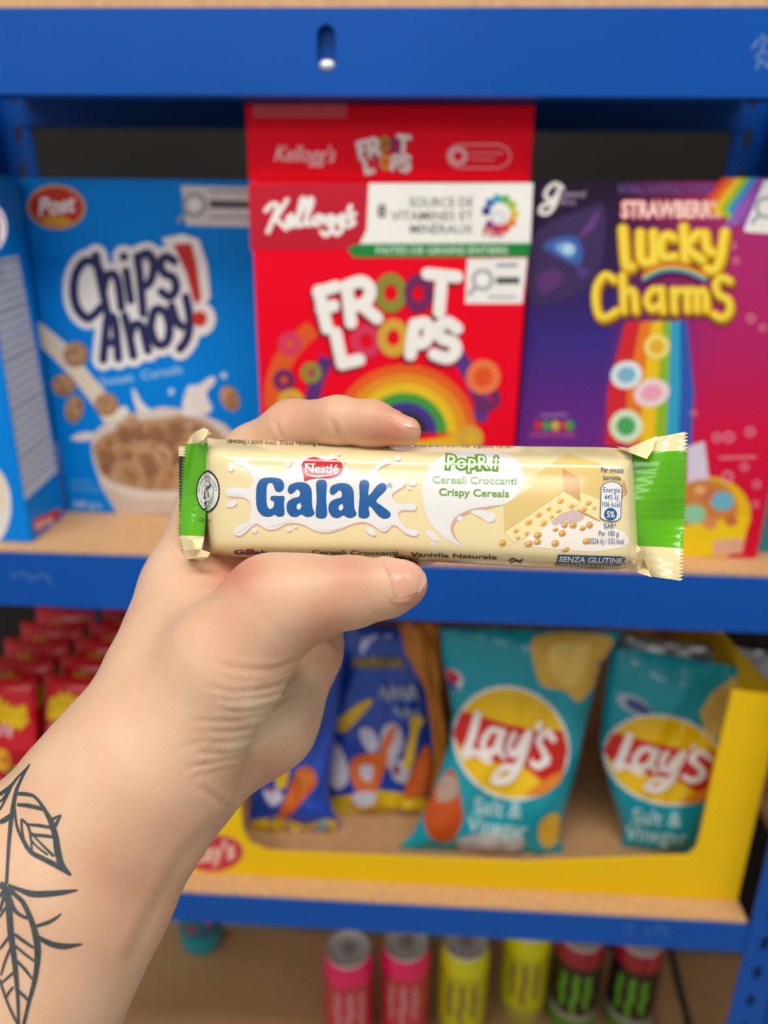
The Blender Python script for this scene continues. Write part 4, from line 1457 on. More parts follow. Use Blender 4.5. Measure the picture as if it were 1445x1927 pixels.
for c, rx, ry, an in drops:
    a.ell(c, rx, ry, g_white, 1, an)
for pts in ([(360, 790), (400, 770), (440, 735)], [(320, 578), (370, 580), (410, 590)], [(540, 758), (600, 740), (660, 722)], [(800, 765), (870, 775), (940, 755)], [(1140, 765), (1175, 760), (1205, 735)]):
    a.stroke(pts, [2, 6, 2], ink('#cfd6e6', 0.16, 0.9), 2, cap=False)
o = a.build('splash_picture', SB, **BA); o['label'] = 'white milk splash print'

G_ = [(955, 960), (965, 840), (1005, 770), (1080, 745), (1170, 745), (1250, 765), (1285, 820), (1280, 880), (1240, 915), (1190, 905), (1165, 850), (1148, 815), (1110, 811), (1085, 842), (1078, 950), (1082, 1050), (1100, 1105),
      (1130, 1116), (1160, 1090), (1168, 1032), (1132, 1012), (1125, 985), (1148, 962), (1200, 962), (1278, 964), (1291, 985), (1285, 1060), (1291, 1150), (1280, 1195), (1230, 1208), (1195, 1196), (1170, 1183), (1130, 1205), (1060, 1205), (1000, 1168), (963, 1090)]
A_ = [(641, 560), (652, 528), (700, 512), (745, 520), (769, 552), (772, 600), (775, 650), (786, 678), (772, 697), (742, 701), (714, 688), (690, 701), (656, 696), (635, 662), (640, 622), (668, 600), (702, 590), (707, 566), (692, 551), (676, 566), (656, 577)]
AH = [(690, 634), (709, 622), (716, 645), (704, 664), (688, 655)]
a = Art(R7)
a.poly(G_, g_blue, 0, smooth=True)
b_ = Art(R1)
for dx, dy in ((0, 0), (228, 5)):
    b_.poly([(x + dx, y + dy) for x, y in A_], g_blue, 0, smooth=True, holes=[[(x + dx, y + dy) for x, y in AH]])
b_.poly([(795, 522), (810, 501), (840, 501), (853, 522), (849, 600), (855, 680), (845, 705), (820, 710), (796, 701), (793, 672), (798, 600)], g_blue, 0, smooth=True)
b_.poly([(1030, 522), (1045, 501), (1070, 501), (1083, 522), (1080, 585), (1125, 532), (1155, 516), (1178, 532), (1170, 560), (1122, 612), (1150, 640), (1194, 674), (1196, 700), (1165, 711), (1130, 692), (1092, 646), (1080, 652), (1085, 690), (1070, 707), (1040, 707), (1025, 690), (1031, 600)], g_blue, 0, smooth=True)
b_.ell((1196, 530), 12, 12, g_blue, 0, hole=0.82)
b_.text('R', 1190, 536, 16, g_blue, 0)
a.items += b_.items
o = a.build('title_lettering', SB, **BB); o['label'] = 'big rounded blue letters'

a = Art(R1)
a.poly([(716, 425), (738, 392), (782, 379), (825, 390), (858, 395), (900, 389), (930, 405), (939, 440), (920, 472), (870, 490), (800, 490), (752, 500), (732, 506), (728, 482)], ink('#c8202e', 0.16, 0.9), 0, smooth=True)
a.text('Nestlé', 735, 460, 64, g_white, 1, 0.022, 0, 1, width=182)
a.stroke([(733, 415), (790, 415)], 6, g_white, 1)
a.stroke([(742, 468), (800, 482), (905, 466)], [4, 9, 3], g_white, 1, cap=False)
a.ell((950, 405), 6, 6, ink('#c8202e', 0.16, 0.9), 0, hole=0.7)
o = a.build('brand_badge', SB, **BC); o['label'] = 'small red badge'

a = Art()
tx = ink('#4c4632', 0.3, 0.2)
a.text('(8400kJ / 2000 kcal). Diese Packung enthält 2 Portionen. Portionen', 428, 834, 9.4, tx, 0, 0.004, 0, 1.7, width=312)
a.text('entsprechend ihrem Alter angepasst werden.', 966, 843, 9.0, tx, 0, 0.004, 0, 0.7, width=186, align='R')
a.build('top_lettering', SB, **BD)
a = Art()
a.ell((470, 1036), 9, 3.6, ink('#b8323a', 0.3), 0)
a.text('Galak', 440, 1042, 11, ink('#3c3a5c', 0.3), 0, 0.03, 0, 0.5, width=66)
a.text('Cereali Croccanti', 586, 1042.5, 11.5, ink('#4f5c24', 0.3), 0, 0.02, 0, 0.6, width=163)
a.text('Vaniglia Naturale', 772, 1046, 11, ink('#443a2a', 0.3), 0, 0.02, 0, 2.0, width=163)
for pts in ([(958, 1054), (966, 1050), (974, 1056), (984, 1052)], [(960, 1058), (972, 1054), (980, 1058)]):
    a.stroke(pts, 2.2, ink('#443a2a', 0.3), 0)
a.build('bottom_lettering', SB, **BD)
a = Art(R2)
a.poly([(722, 704), (1040, 714), (1062, 722), (1046, 752), (714, 742)], ink('#174a80', 0.16, 0.9), 0)
a.text('SENZA GLUTINE', 726, 738, 36, g_white, 1, 0.02, 0.18, 1.6, width=318)
a.poly([(708, 745), (1044, 757), (1020, 770), (704, 760)], ink('#26384a', 0.16, 0.9), 0)
a.text('GLUTEN FREE', 735, 760, 26, ink('#9aa4ac', 0.3), 1, 0.02, 0.18, 1.6, width=270)
o = a.build('gluten_free_band', SB, **BD); o['label'] = 'dark blue band with white italic capitals'

# right half of the front print
a = Art(R2)
blob = [(38, 400), (45, 330), (75, 262), (150, 205), (270, 186), (420, 190), (510, 225), (545, 295), (532, 378), (470, 440), (390, 455), (290, 470), (212, 505), (176, 560), (190, 610), (235, 655), (190, 642), (120, 592), (62, 512)]
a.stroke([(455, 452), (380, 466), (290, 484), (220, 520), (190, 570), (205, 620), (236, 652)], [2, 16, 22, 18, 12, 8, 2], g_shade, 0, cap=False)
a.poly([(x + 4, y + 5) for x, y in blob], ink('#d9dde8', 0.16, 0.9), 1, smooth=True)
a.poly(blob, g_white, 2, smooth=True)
a.poly([(280, 492), (340, 482), (400, 505), (402, 540), (370, 545), (330, 520)], g_shade, 1, smooth=True)
a.poly([(280, 490), (340, 480), (402, 500), (398, 535), (365, 540), (330, 515)], g_white, 2, smooth=True)
a.ell((229, 524), 15, 14, g_white, 2)
a.poly([(55, 590), (80, 582), (130, 630), (100, 635), (70, 615)], g_white, 2, smooth=True)
a.ell((92, 652), 13, 9, g_white, 2)
o = a.build('cream_swirl_picture', SB, **BA); o['label'] = 'white round cream swirl print'
a = Art(R2)
for bold, m_, l in ((0.115, g_green, 0), (0.012, g_white, 2)):
    for ch, x, y, w_, an in (('P', 156, 272, 52, 4), ('o', 212, 272, 48, 0), ('p', 266, 268, 46, 3), ('R', 322, 274, 52, -4), ('i', 398, 276, 16, 5)):
        a.text(ch, x + w_ / 2, y, 92, m_, l, bold, 0, an, align='C')
o = a.build('flavour_badge', SB, **BB); o['label'] = 'chunky white letters outlined in green'
a = Art(R2)
a.text('Cereali Croccanti', 90, 345, 52, g_green, 0, 0.014, 0, 1.0, width=424)
a.text('Crispy Cereals', 123, 407, 52, g_green, 0, 0.014, 0, 1.4, width=352)
o = a.build('flavour_lettering', SB, **BB); o['label'] = 'two lines of green lettering'
a = Art(R2)
ch1, ch2, ch3 = ink('#dcc27c', 0.16, 0.9), ink('#cf9f62', 0.16, 0.9), ink('#ecdfa8', 0.16, 0.9)
kern = [ink('#d89c48', 0.16, 0.9), ink('#e9bf74', 0.16, 0.9), ink('#bf7f34', 0.16, 0.9)]
a.poly([(620, 560), (700, 500), (780, 480), (930, 540), (1060, 600), (1060, 660), (900, 690), (700, 676), (560, 650)], ink('#f1e9df', 0.16, 0.9), 0, smooth=True)
a.poly([(700, 520), (780, 478), (860, 505), (820, 545), (700, 560)], ink('#cdb7b4', 0.16, 0.9), 1, smooth=True)
a.poly([(575, 350), (600, 310), (760, 200), (820, 210), (935, 248), (1058, 335), (1072, 395), (1045, 425), (930, 426), (830, 392), (620, 372)], ch1, 1)
a.poly([(580, 352), (606, 308), (632, 318), (615, 350)], ch3, 2)
a.poly([(835, 392), (934, 428), (932, 534), (880, 505), (822, 476)], ch3, 2)
a.poly([(1058, 335), (1072, 395), (1045, 425), (1036, 360)], ch2, 2)
a.poly([(448, 456), (740, 270), (752, 386), (452, 590)], ch1, 3)
a.poly([(742, 270), (830, 320), (836, 440), (752, 388)], ch2, 4)
a.poly([(456, 592), (752, 388), (836, 440), (780, 488), (740, 498), (700, 530), (640, 578), (560, 615), (500, 646), (470, 615)], ch3, 4)
for (u, v, rx, ry) in ((735, 436, 22, 15), (675, 475, 16, 11), (625, 505, 22, 14), (575, 543, 24, 16), (510, 585, 17, 12), (650, 548, 24, 15), (565, 598, 16, 10), (725, 485, 18, 10), (790, 460, 20, 12), (520, 620, 14, 9), (690, 515, 14, 10),
                       (875, 445, 20, 14), (850, 480, 24, 14), (905, 470, 12, 9)):
    a.ell((u, v), rx * 0.9, ry * 0.85, kern[1], 5, -30)
    a.ell((u + 3, v + 3), rx * 0.55, ry * 0.4, kern[0], 6, -30)
a.stroke([(820, 480), (860, 500), (932, 536)], [3, 9, 5], kern[0], 5, cap=False)
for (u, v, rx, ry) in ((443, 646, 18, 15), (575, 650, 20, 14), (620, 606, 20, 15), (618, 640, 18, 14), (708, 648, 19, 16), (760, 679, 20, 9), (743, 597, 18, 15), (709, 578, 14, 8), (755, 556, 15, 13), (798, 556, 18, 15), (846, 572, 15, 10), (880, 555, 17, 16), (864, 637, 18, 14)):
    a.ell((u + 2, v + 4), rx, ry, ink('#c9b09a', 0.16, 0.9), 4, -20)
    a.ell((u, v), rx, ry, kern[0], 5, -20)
    a.ell((u - 3, v - 2), rx * 0.62, ry * 0.6, kern[1], 6, -20)
    a.ell((u + 4, v + 3), rx * 0.26, ry * 0.26, kern[2], 7, -20)
o = a.build('bar_picture', SB, **BA); o['label'] = 'printed broken bar pieces with crisp crumbs'
a = Art(R8)
for s, x, y, w_ in (('Per mezza', 305, 596, 248), ('barretta', 330, 682, 195)):
    a.text(s, x, y, 82, g_navy, 1, 0.004, 0, 1, width=w_)
bx = [(310, 770), (345, 728), (430, 707), (505, 728), (534, 768), (520, 1105), (485, 1135), (428, 1148), (350, 1135), (297, 1105)]
cx, cyy = 415, 930
a.poly([(cx + (x - cx) * 1.06, cyy + (y - cyy) * 1.04) for x, y in bx], g_navy, 0)
a.poly([(cx + (x - cx) * 0.99, cyy + (y - cyy) * 1.005) for x, y in bx], g_white, 1)
for s, x, y, w_ in (('Energia', 327, 822, 188), ('445 kJ', 340, 906, 155), ('106 kcal', 318, 984, 195)):
    a.text(s, x, y, 84, g_navy, 2, 0.004, 0, 1, width=w_)
a.ell((410, 1070), 72, 72, g_navy, 2)
a.text('5%', 368, 1104, 100, g_white, 3, 0.02, 0, 1, width=88)
for s, x, y, w_ in (('%AR*', 332, 1230, 140), ('Per 100 g:', 278, 1314, 232), ('2226 kJ / 532 kcal', 174, 1400, 385)):
    a.text(s, x, y, 86, g_navy, 1, 0.004, 0, 0.5, width=w_)
o = a.build('energy_panel', SB, **BC); o['label'] = 'blue energy figures around a small white shield'

# pointed oval seal at the left end
a = Art(R7)


def lens(k, nseg=40, zig=0.0):
    out = []
    for i in range(nseg):
        t = 2 * math.pi * i / nseg
        sx, sy = math.cos(t), math.sin(t)
        r = 1 + (zig if i % 2 else -zig)
        out.append((388 + 140 * k * r * math.copysign(abs(sx) ** 1.25, sx), 910 + 252 * k * r * math.copysign(abs(sy) ** 0.95, sy)))
    return out


sk = ink('#15171a', 0.3, 0.2)
a.poly(lens(1.0, 72, 0.03), sk, 0)
a.poly(lens(0.90), g_white, 1)
a.poly(lens(0.50), sk, 2)
a.poly(lens(0.46), ink('#e2e8dc', 0.3), 3)
a.poly([(395, 830), (420, 820), (425, 860), (385, 900), (365, 960), (355, 1020), (345, 960), (350, 890)], sk, 4, smooth=True)
a.stroke([(380, 930), (400, 945), (405, 975)], 7, sk, 4)
a.stroke([(395, 910), (400, 945), (385, 970)], 7, sk, 4)
a.ell((404, 836), 9, 12, g_white, 5)


def around(word, t0, t1, size, k=0.70, out=True):
    for i, ch in enumerate(word):
        t = math.radians(t0 + (t1 - t0) * i / max(1, len(word) - 1))
        sx, sy = math.cos(t), math.sin(t)
        x, y = 388 + 140 * k * math.copysign(abs(sx) ** 1.25, sx), 910 + 252 * k * math.copysign(abs(sy) ** 0.95, sy)
        an = math.degrees(math.atan2(1.45 * sy, sx * 1.0)) + (90 if out else -90)
        a.text(ch, x, y + (10 if out else 12), size, sk, 5, 0.012, 0, an, align='C')


around('RAINFOREST', 186, 262, 30)
around('ALLIANCE', 280, 354, 32)
around('PEOPLE', 166, 110, 30, out=False)
around('&NATURE', 88, 18, 30, out=False)
o = a.build('certification_seal', SB, **BD); o['label'] = 'small black and white pointed oval seal'
a = Art(R7)
a.text('Cacao', 292, 1262, 62, ink('#1d3a10', 0.3), 0, 0.006, 0.12, 2, width=132)
a.build('caption_lettering', SB, **BE)

# ------------------------------------------------------------------ the hand and forearm
def pc(px, py, d):
    return np.array([(px - W / 2) / F * d, -(py - H / 2) / F * d, d])


def chain(pts):
    """(px, py, depth, radius in px at that depth)"""
    return [(pc(x, y, d), r * d / F) for x, y, d, r in pts]


CH = {
    'arm': (chain([(249, 1475, 0.207, 167), (146, 1661, 0.202, 182), (12, 1927, 0.193, 199), (-190, 2320, 0.183, 216), (-520, 2950, 0.172, 230)]), 0.010),
    'arm_flare': (chain([(160, 1550, 0.206, 158), (72, 1640, 0.203, 173), (-70, 1810, 0.200, 200), (-230, 2320, 0.188, 215)]), 0.010),
    'meta': (chain([(252, 1472, 0.207, 160), (312, 1286, 0.216, 117), (373, 1114, 0.236, 106), (428, 968, 0.246, 91)]), 0.010),
    'thenar': (chain([(330, 1400, 0.203, 118), (425, 1245, 0.201, 116), (515, 1142, 0.200, 88)]), 0.012),
    'palm': (chain([(365, 1440, 0.222, 108), (474, 1336, 0.237, 128), (546, 1218, 0.247, 97), (562, 1122, 0.252, 80)]), 0.010),
    'fill': (chain([(400, 1200, 0.222, 110), (455, 1085, 0.243, 84)]), 0.010),
    'thumb': (chain([(515, 1142, 0.200, 86), (600, 1121, 0.1985, 71), (662, 1114, 0.198, 65), (728, 1107, 0.1985, 52), (760, 1099, 0.199, 44)]), 0.009),
    'index': (chain([(428, 968, 0.246, 90), (482, 866, 0.242, 66), (552, 812, 0.232, 57), (636, 793, 0.2205, 45), (700, 798, 0.2165, 42), (764, 812, 0.2125, 28.5)]), 0.005),
    'middle': (chain([(470, 1000, 0.250, 68), (620, 925, 0.2525, 50), (760, 930, 0.246, 44), (800, 936, 0.243, 36)]), 0.0025),
    'ring': (chain([(520, 1080, 0.254, 66), (660, 1025, 0.257, 48), (766, 1018, 0.249, 44), (798, 1024, 0.246, 40)]), 0.0025),
    'pinky': (chain([(548, 1150, 0.256, 60), (640, 1108, 0.264, 42), (664, 1092, 0.264, 38)]), 0.0025),
}


def sd_chain(P, ch):
    best = None
    for (a_, ra), (b_, rb) in zip(ch, ch[1:]):
        ba = b_ - a_
        pa = P - a_.astype(np.float32)
        h = np.clip(pa @ ba.astype(np.float32) / float(ba @ ba), 0, 1)
        q = pa - h[:, None] * ba.astype(np.float32)
        d = np.sqrt((q * q).sum(1)) - (ra + (rb - ra) * h)
        best = d if best is None else smin(best, d, 0.003)
    return best


def smin(a_, b_, k):
    h = np.maximum(k - np.abs(a_ - b_), 0) / k
    return np.minimum(a_, b_) - h * h * k * 0.25


def sdf(P):
    P = P.astype(np.float32)
    d = None
    for nm in ('arm', 'arm_flare', 'meta', 'thenar', 'palm', 'fill', 'thumb', 'index', 'middle', 'ring', 'pinky'):
        ch, k = CH[nm]
        e = sd_chain(P, ch)
        d = e if d is None else smin(d, e, k)
    return d


def grid_sdf(lo, hi, h):
    """signed distance on a grid; fine values only near the surface"""
    n4 = np.ceil((hi - lo) / (4 * h)).astype(int) + 2
    ax = [lo[i] + 4 * h * (np.arange(n4[i]) + 0.375) for i in range(3)]
    X = np.stack(np.meshgrid(*ax, indexing='ij'), -1).reshape(-1, 3)
    c_ = sdf(X).reshape(n4)
    fine = np.repeat(np.repeat(np.repeat(c_, 4, 0), 4, 1), 4, 2).astype(np.float32)
    idx = np.argwhere(np.abs(fine) < 6.5 * h)
    out = np.empty(len(idx), np.float32)
    for s in range(0, len(idx), 400000):
        out[s:s + 400000] = sdf(lo + h * idx[s:s + 400000])
    fine[idx[:, 0], idx[:, 1], idx[:, 2]] = out
    return fine


def surface_nets(D, lo, h):
    ins = D < 0
    nx, ny, nz = D.shape
    cnt = np.zeros((nx - 1, ny - 1, nz - 1), np.int8)
    for i in (0, 1):
        for j in (0, 1):
            for k in (0, 1):
                cnt += ins[i:nx - 1 + i, j:ny - 1 + j, k:nz - 1 + k]
    cell = np.argwhere((cnt > 0) & (cnt < 8))
    ids = -np.ones(cnt.shape, np.int64)
    ids[cell[:, 0], cell[:, 1], cell[:, 2]] = np.arange(len(cell))
    acc = np.zeros((len(cell), 3))
    num = np.zeros(len(cell))
    cs = [(i, j, k) for i in (0, 1) for j in (0, 1) for k in (0, 1)]
    for p_ in cs:
        for ax in range(3):
            if p_[ax]:
                continue
            q = list(p_); q[ax] = 1
            da = D[cell[:, 0] + p_[0], cell[:, 1] + p_[1], cell[:, 2] + p_[2]]
            db_ = D[cell[:, 0] + q[0], cell[:, 1] + q[1], cell[:, 2] + q[2]]
            m_ = (da < 0) != (db_ < 0)
            t = np.where(m_, da / np.where(m_, da - db_, 1), 0)
            pt = np.tile(np.array(p_, float), (len(cell), 1))
            pt[:, ax] = t
            acc[m_] += pt[m_]
            num[m_] += 1
    V_ = lo + h * (cell + acc / num[:, None])
    Q = []
    for ax in range(3):
        o1, o2 = [(1, 2), (2, 0), (0, 1)][ax]
        sl = [slice(None)] * 3
        s0, s1 = list(sl), list(sl)
        s0[ax], s1[ax] = slice(0, -1), slice(1, None)
        ch_ = ins[tuple(s0)] != ins[tuple(s1)]
        e = np.argwhere(ch_)
        e = e[(e[:, o1] > 0) & (e[:, o2] > 0) & (e[:, o1] < D.shape[o1] - 1) & (e[:, o2] < D.shape[o2] - 1)]
        flip = ins[e[:, 0], e[:, 1], e[:, 2]]
        c0 = e.copy()
        u1 = np.zeros(3, int); u1[o1] = 1
        u2 = np.zeros(3, int); u2[o2] = 1
        quad = [c0 - u1 - u2, c0 - u2, c0, c0 - u1]
        q = np.stack([ids[w_[:, 0], w_[:, 1], w_[:, 2]] for w_ in quad], 1)
        q[~flip] = q[~flip][:, ::-1]
        Q.append(q)
    Q = np.concatenate(Q)
    return V_, Q[(Q >= 0).all(1)]


allp = np.array([p_ for ch, k in CH.values() for p_, r in ch])
allr = np.array([r for ch, k in CH.values() for p_, r in ch])
HS = 0.0009
lo = (allp - allr[:, None]).min(0) - 0.006
hi = (allp + allr[:, None]).max(0) + 0.006
D = grid_sdf(lo, hi, HS)
HV, HQ = surface_nets(D, lo, HS)


def grad(P, e=0.0006):
    g = np.stack([sdf(P + np.eye(3)[i] * e) - sdf(P - np.eye(3)[i] * e) for i in range(3)], 1)
    return g / (np.linalg.norm(g, axis=1, keepdims=True) + 1e-9)


for _ in range(2):
    HN = grad(HV)
    HV = HV - HN * sdf(HV)[:, None]
HN = grad(HV, 0.0012)
scr = np.stack([W / 2 + F * HV[:, 0] / HV[:, 2], H / 2 - F * HV[:, 1] / HV[:, 2]], 1)
front = (HN * HV).sum(1) < 0


def dist_line(pts, smooth=True):
    """screen distance of every skin vertex to a crease line drawn over the visible side, with the position along it"""
    P = np.array([(p_.x, p_.y) for p_ in (crom(pts, 6) if smooth else [Vector(q) for q in pts])])
    best = np.full(len(scr), 1e9)
    par = np.zeros(len(scr))
    for i in range(len(P) - 1):
        ba = P[i + 1] - P[i]
        pa = scr - P[i]
        h = np.clip(pa @ ba / (ba @ ba), 0, 1)
        d = np.hypot(*(pa - h[:, None] * ba).T)
        m_ = d < best
        best[m_] = d[m_]
        par[m_] = (i + h[m_]) / (len(P) - 1)
    return best, par


A3 = lambda u, v: (u * 0.526, 1100 + v * 0.526)
disp = np.zeros(len(HV))


def crease(pts, depth, width, ridge=0.6):
    d, t = dist_line(pts)
    taper = np.sin(np.clip(t, 0.0, 1) * math.pi) ** 0.6
    disp[front] += (-depth * taper * (np.exp(-(d / width) ** 2) - ridge * np.exp(-((d - 1.9 * width) / (1.1 * width)) ** 2)))[front]


for pts, dp in (([(790, 285), (900, 303), (1000, 300), (1075, 262)], 0.0006), ([(760, 362), (850, 385), (960, 376), (1040, 345), (1080, 300)], 0.0008), ([(790, 402), (870, 413), (970, 402), (1055, 362)], 0.0007),
                ([(830, 452), (920, 452), (1000, 428), (1060, 380)], 0.0008), ([(740, 520), (850, 526), (960, 500), (1045, 425)], 0.0008), ([(700, 486), (800, 492), (920, 478), (1000, 450)], 0.0005),
                ([(780, 562), (880, 556), (970, 520), (1040, 440)], 0.0007), ([(720, 602), (820, 606), (920, 580), (1000, 505)], 0.0008), ([(680, 660), (760, 642), (860, 622), (940, 580)], 0.0008), ([(700, 690), (780, 672), (860, 655)], 0.0005),
                ([(760, 560), (700, 575), (640, 590)], 0.0003)):
    crease([A3(q[0] - 18 * (1 - i / len(pts)), q[1]) for i, q in enumerate(pts)], dp * 0.6, 5.5)
    crease([A3(q[0] + 14, q[1] + 17) for q in pts], dp * 0.28, 4.0)
crease([A3(*q) for q in ((720, 720), (780, 770), (830, 806))], 0.0006, 7)
crease([A3(*q) for q in ((1170, 195), (1195, 205), (1215, 235))], 0.0006, 5)
for x, y, l in ((622, 1070, 28), (634, 1072, 34), (646, 1068, 36), (658, 1070, 34), (670, 1066, 28), (612, 1078, 22)):
    crease([(x - 4, y - l), (x + 3, y), (x - 2, y + l)], 0.00018, 4.0, 0.4)
crease([(624, 788), (634, 812), (650, 834)], 0.0006, 5)
crease([(516, 790), (522, 806), (530, 826)], 0.00035, 5)
# folds of skin around the nails
NAILT = [(722, 1056), (750, 1050), (778, 1052), (796, 1060), (802, 1078), (798, 1100), (784, 1114), (764, 1122), (745, 1124), (738, 1106), (730, 1080)]
NAILI = [(731, 779), (748, 781), (768, 790), (790, 803), (782, 807), (764, 803), (744, 793)]
d, t = dist_line([(786, 1048), (752, 1044), (719, 1053), (726, 1082), (736, 1110), (744, 1130), (766, 1130)])
disp[front] += (0.00055 * np.exp(-(d / 5.5) ** 2))[front]
d, t = dist_line([(750, 777), (728, 776), (740, 796), (764, 809)])
disp[front] += (0.0004 * np.exp(-(d / 4.5) ** 2))[front]
# tendon and veins under the skin of the wrist
d, t = dist_line([(432, 1540), (360, 1600), (300, 1700), (250, 1800)])
disp[front] += (0.0002 * np.exp(-((d - 26) / 18) ** 2) - 0.0005 * np.exp(-(d / 17) ** 2))[front]
HV = HV + HN * disp[:, None]
tint = np.zeros(len(HV))
for x, y, r, a_ in ((655, 1085, 55, 0.55), (420, 1200, 60, 0.35), (255, 1640, 90, 0.24), (200, 1700, 90, 0.2), (600, 1230, 60, 0.4), (610, 1160, 45, 0.3), (740, 815, 50, 0.6), (700, 800, 60, 0.3), (560, 800, 70, 0.35), (780, 1120, 40, 0.7), (470, 1090, 60, 0.35), (500, 1450, 50, 0.4), (430, 1060, 60, 0.5)):
    tint += a_ * np.exp(-((scr[:, 0] - x) ** 2 + (scr[:, 1] - y) ** 2) / r ** 2)
for pts in ([(480, 1330), (540, 1320), (575, 1270)], [(450, 1400), (500, 1380), (545, 1330)]):
    d, t = dist_line(pts)
    tint -= 0.45 * np.exp(-(d / 26) ** 2)

sk = bpy.data.materials.new('skin')
sk.use_nodes = True
nt = sk.node_tree
bs = nt.nodes['Principled BSDF']
bs.inputs['Roughness'].default_value = 0.46
bs.inputs['Specular IOR Level'].default_value = 0.4
bs.inputs['Subsurface Weight'].default_value = 0.22
bs.inputs['Subsurface Radius'].default_value = (1.0, 0.35, 0.2)
bs.inputs['Subsurface Scale'].default_value = 0.004
at = nt.nodes.new('ShaderNodeAttribute'); at.attribute_name = 'pigment'
tc = nt.nodes.new('ShaderNodeTexCoord')
nz = nt.nodes.new('ShaderNodeTexNoise'); nz.inputs['Scale'].default_value = 70; nz.inputs['Detail'].default_value = 4
nt.links.new(tc.outputs['Object'], nz.inputs['Vector'])
ad = nt.nodes.new('ShaderNodeMath'); ad.operation = 'MULTIPLY_ADD'
ad.inputs[1].default_value = 0.5
nt.links.new(nz.outputs['Fac'], ad.inputs[0])
nt.links.new(at.outputs['Fac'], ad.inputs[2])
rp = nt.nodes.new('ShaderNodeValToRGB')
e = rp.color_ramp.elements
e[0].position, e[0].color = 0.0, lin('#dcc0a4')
e[1].position, e[1].color = 1.0, lin('#c4836c')
q = e.new(0.28); q.color = lin('#d5ad90')
nt.links.new(ad.outputs[0], rp.inputs[0])
nt.links.new(rp.outputs[0], bs.inputs['Base Color'])
n2 = nt.nodes.new('ShaderNodeTexVoronoi'); n2.inputs['Scale'].default_value = 1500
nt.links.new(tc.outputs['Object'], n2.inputs['Vector'])
bp = nt.nodes.new('ShaderNodeBump'); bp.inputs['Strength'].default_value = 0.16; bp.inputs['Distance'].default_value = 0.0003
nt.links.new(n2.outputs['Distance'], bp.inputs['Height'])
nt.links.new(bp.outputs['Normal'], bs.inputs['Normal'])

B3 = np.array([list(RT), list(UP), list(FW)])
HW = HV @ B3 + np.array(list(CAM))
org = np.array(list(at_d(250, 1480, 0.207)))
me = bpy.data.meshes.new('person')
me.from_pydata((HW - org).tolist(), [], HQ.tolist())
me.materials.append(sk)
me.polygons.foreach_set('use_smooth', [True] * len(me.polygons))
att = me.attributes.new('pigment', 'FLOAT', 'POINT')
att.data.foreach_set('value', tint.astype(np.float32))
me.update()
person = bpy.data.objects.new('person', me)
COL.objects.link(person)
person.location = org
bpy.context.view_layer.update()
bm = bmesh.new(); bm.from_mesh(me)
bmesh.ops.recalc_face_normals(bm, faces=bm.faces[:])
bm.to_mesh(me); bm.free()
tag(person, 'left hand and tattooed forearm of a person gripping the chocolate bar from behind', 'hand')
SH = bvh_surf([person])

m_nail = mat('fingernail', '#d8a48e', 0.3, coat=0.25, vary=0.04, scale=120)
m_tip = mat('nail_edge', '#e2c0aa', 0.3, coat=0.3)
a = Art()
a.poly(NAILT, m_nail, 0, smooth=True)
a.poly([(796, 1062), (803, 1078), (799, 1101), (785, 1116), (792, 1096), (796, 1078)], m_tip, 1, smooth=True)
o = a.build('fingernail', SH, person, maxlen=4, off=0.0001, step=0.00006); o['label'] = 'thumb nail'
a = Art()
a.poly(NAILI, m_nail, 0, smooth=True)
o = a.build('fingernail', SH, person, maxlen=4, off=0.0001); o['label'] = 'index finger nail'

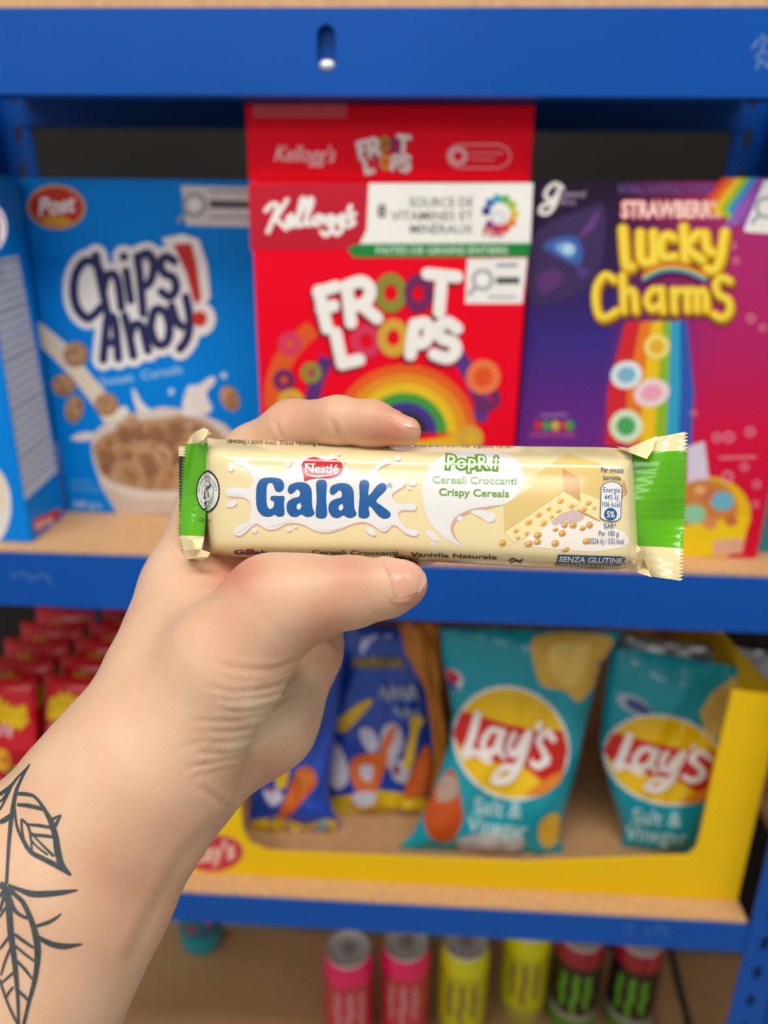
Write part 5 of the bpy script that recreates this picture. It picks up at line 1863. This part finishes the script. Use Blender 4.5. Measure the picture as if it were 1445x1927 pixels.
m_ink = mat('tattoo_ink', '#3d464a', 0.5, vary=0.2, scale=900)
m_ink2 = mat('tattoo_ink_pale', '#767672', 0.5, vary=0.2, scale=900)
a = Art(lambda u, v: (u * 0.2735, 1400 + v * 0.2735))
T = [([(205, 140), (150, 240), (112, 330), (85, 480), (68, 620), (55, 800), (46, 960)], [8, 14, 20, 26, 22, 18, 18]), ([(188, 165), (135, 262), (98, 400), (78, 520)], [6, 10, 12, 14]), ([(203, 148), (120, 235), (80, 285), (0, 350)], [6, 12, 16, 20]),
     ([(85, 288), (40, 380), (0, 455)], [8, 12, 12]), ([(0, 542), (40, 520), (78, 488)], [22, 30, 20]), ([(0, 400), (30, 370), (70, 300)], [10, 14, 8]),
     ([(112, 342), (175, 345), (232, 358), (280, 405)], [18, 22, 18, 14]), ([(268, 390), (310, 455), (352, 535), (384, 640), (398, 740), (425, 830), (488, 902)], [14, 22, 30, 34, 38, 34, 12]),
     ([(484, 900), (400, 842), (300, 790), (214, 742), (160, 660), (118, 565), (104, 440)], [12, 30, 28, 26, 22, 14, 10]),
     ([(120, 418), (200, 425), (296, 448)], [16, 24, 20]), ([(150, 515), (195, 565), (212, 640), (222, 724)], [12, 14, 12, 10]), ([(150, 515), (152, 580), (164, 650)], 12), ([(190, 553), (280, 562), (372, 578)], [12, 18, 16]),
     ([(212, 605), (230, 624), (300, 630), (378, 640)], [10, 18, 18, 16]), ([(232, 632), (300, 700), (372, 772)], [8, 12, 16]), ([(205, 640), (250, 700), (330, 762)], [8, 10, 12]),
     ([(340, 530), (385, 505), (422, 488)], [20, 14, 8]), ([(422, 490), (398, 530), (380, 566)], [8, 16, 20]),
     ([(55, 975), (130, 1000), (220, 1030), (320, 1030), (430, 1020), (535, 1004)], [24, 22, 36, 34, 28, 6]), ([(0, 965), (40, 985)], 40), ([(0, 1050), (40, 1000), (80, 985)], [14, 26, 30]),
     ([(228, 1258), (330, 1226), (390, 1192), (420, 1165)], [14, 20, 14, 6]), ([(248, 1318), (340, 1368), (440, 1390), (565, 1374)], [20, 30, 32, 6]),
     ([(50, 985), (110, 1040), (160, 1090), (212, 1200), (245, 1310), (260, 1420), (250, 1560), (228, 1670), (195, 1790), (160, 1940)], [20, 24, 26, 28, 34, 36, 28, 24, 20, 18]),
     ([(45, 990), (20, 1080), (0, 1150)], [20, 16, 14]), ([(0, 1618), (25, 1700), (70, 1820), (130, 1940)], [12, 14, 14, 14]),
     ([(52, 985), (64, 1130), (76, 1300), (96, 1450), (112, 1600), (124, 1760), (128, 1930)], [34, 36, 34, 30, 26, 18, 14]),
     ([(78, 1060), (110, 1150), (192, 1200)], [10, 20, 16]), ([(0, 1190), (30, 1140), (58, 1110)], [10, 14, 18]), ([(100, 1305), (160, 1350), (232, 1400)], [14, 18, 12]), ([(106, 1385), (170, 1440), (236, 1490)], [12, 14, 10]),
     ([(116, 1490), (170, 1545), (222, 1614)], [14, 16, 10]), ([(128, 1695), (165, 1730), (196, 1764)], [14, 16, 12]), ([(66, 1318), (30, 1370), (0, 1410)], [14, 14, 10]), ([(74, 1400), (34, 1500), (8, 1590)], [14, 14, 10]),
     ([(104, 1560), (60, 1600), (14, 1640)], [12, 14, 10]), ([(92, 1668), (60, 1710), (40, 1750)], [12, 14, 10])]
for pts, w_ in T:
    a.stroke(pts, [q * 1.25 for q in w_] if isinstance(w_, list) else w_ * 1.25, m_ink, 0, cap=False)
o = a.build('tattoo', SH, person, maxlen=5, off=0.00012, step=0.000004)
o['label'] = 'dark grey leaf tattoo on the forearm'
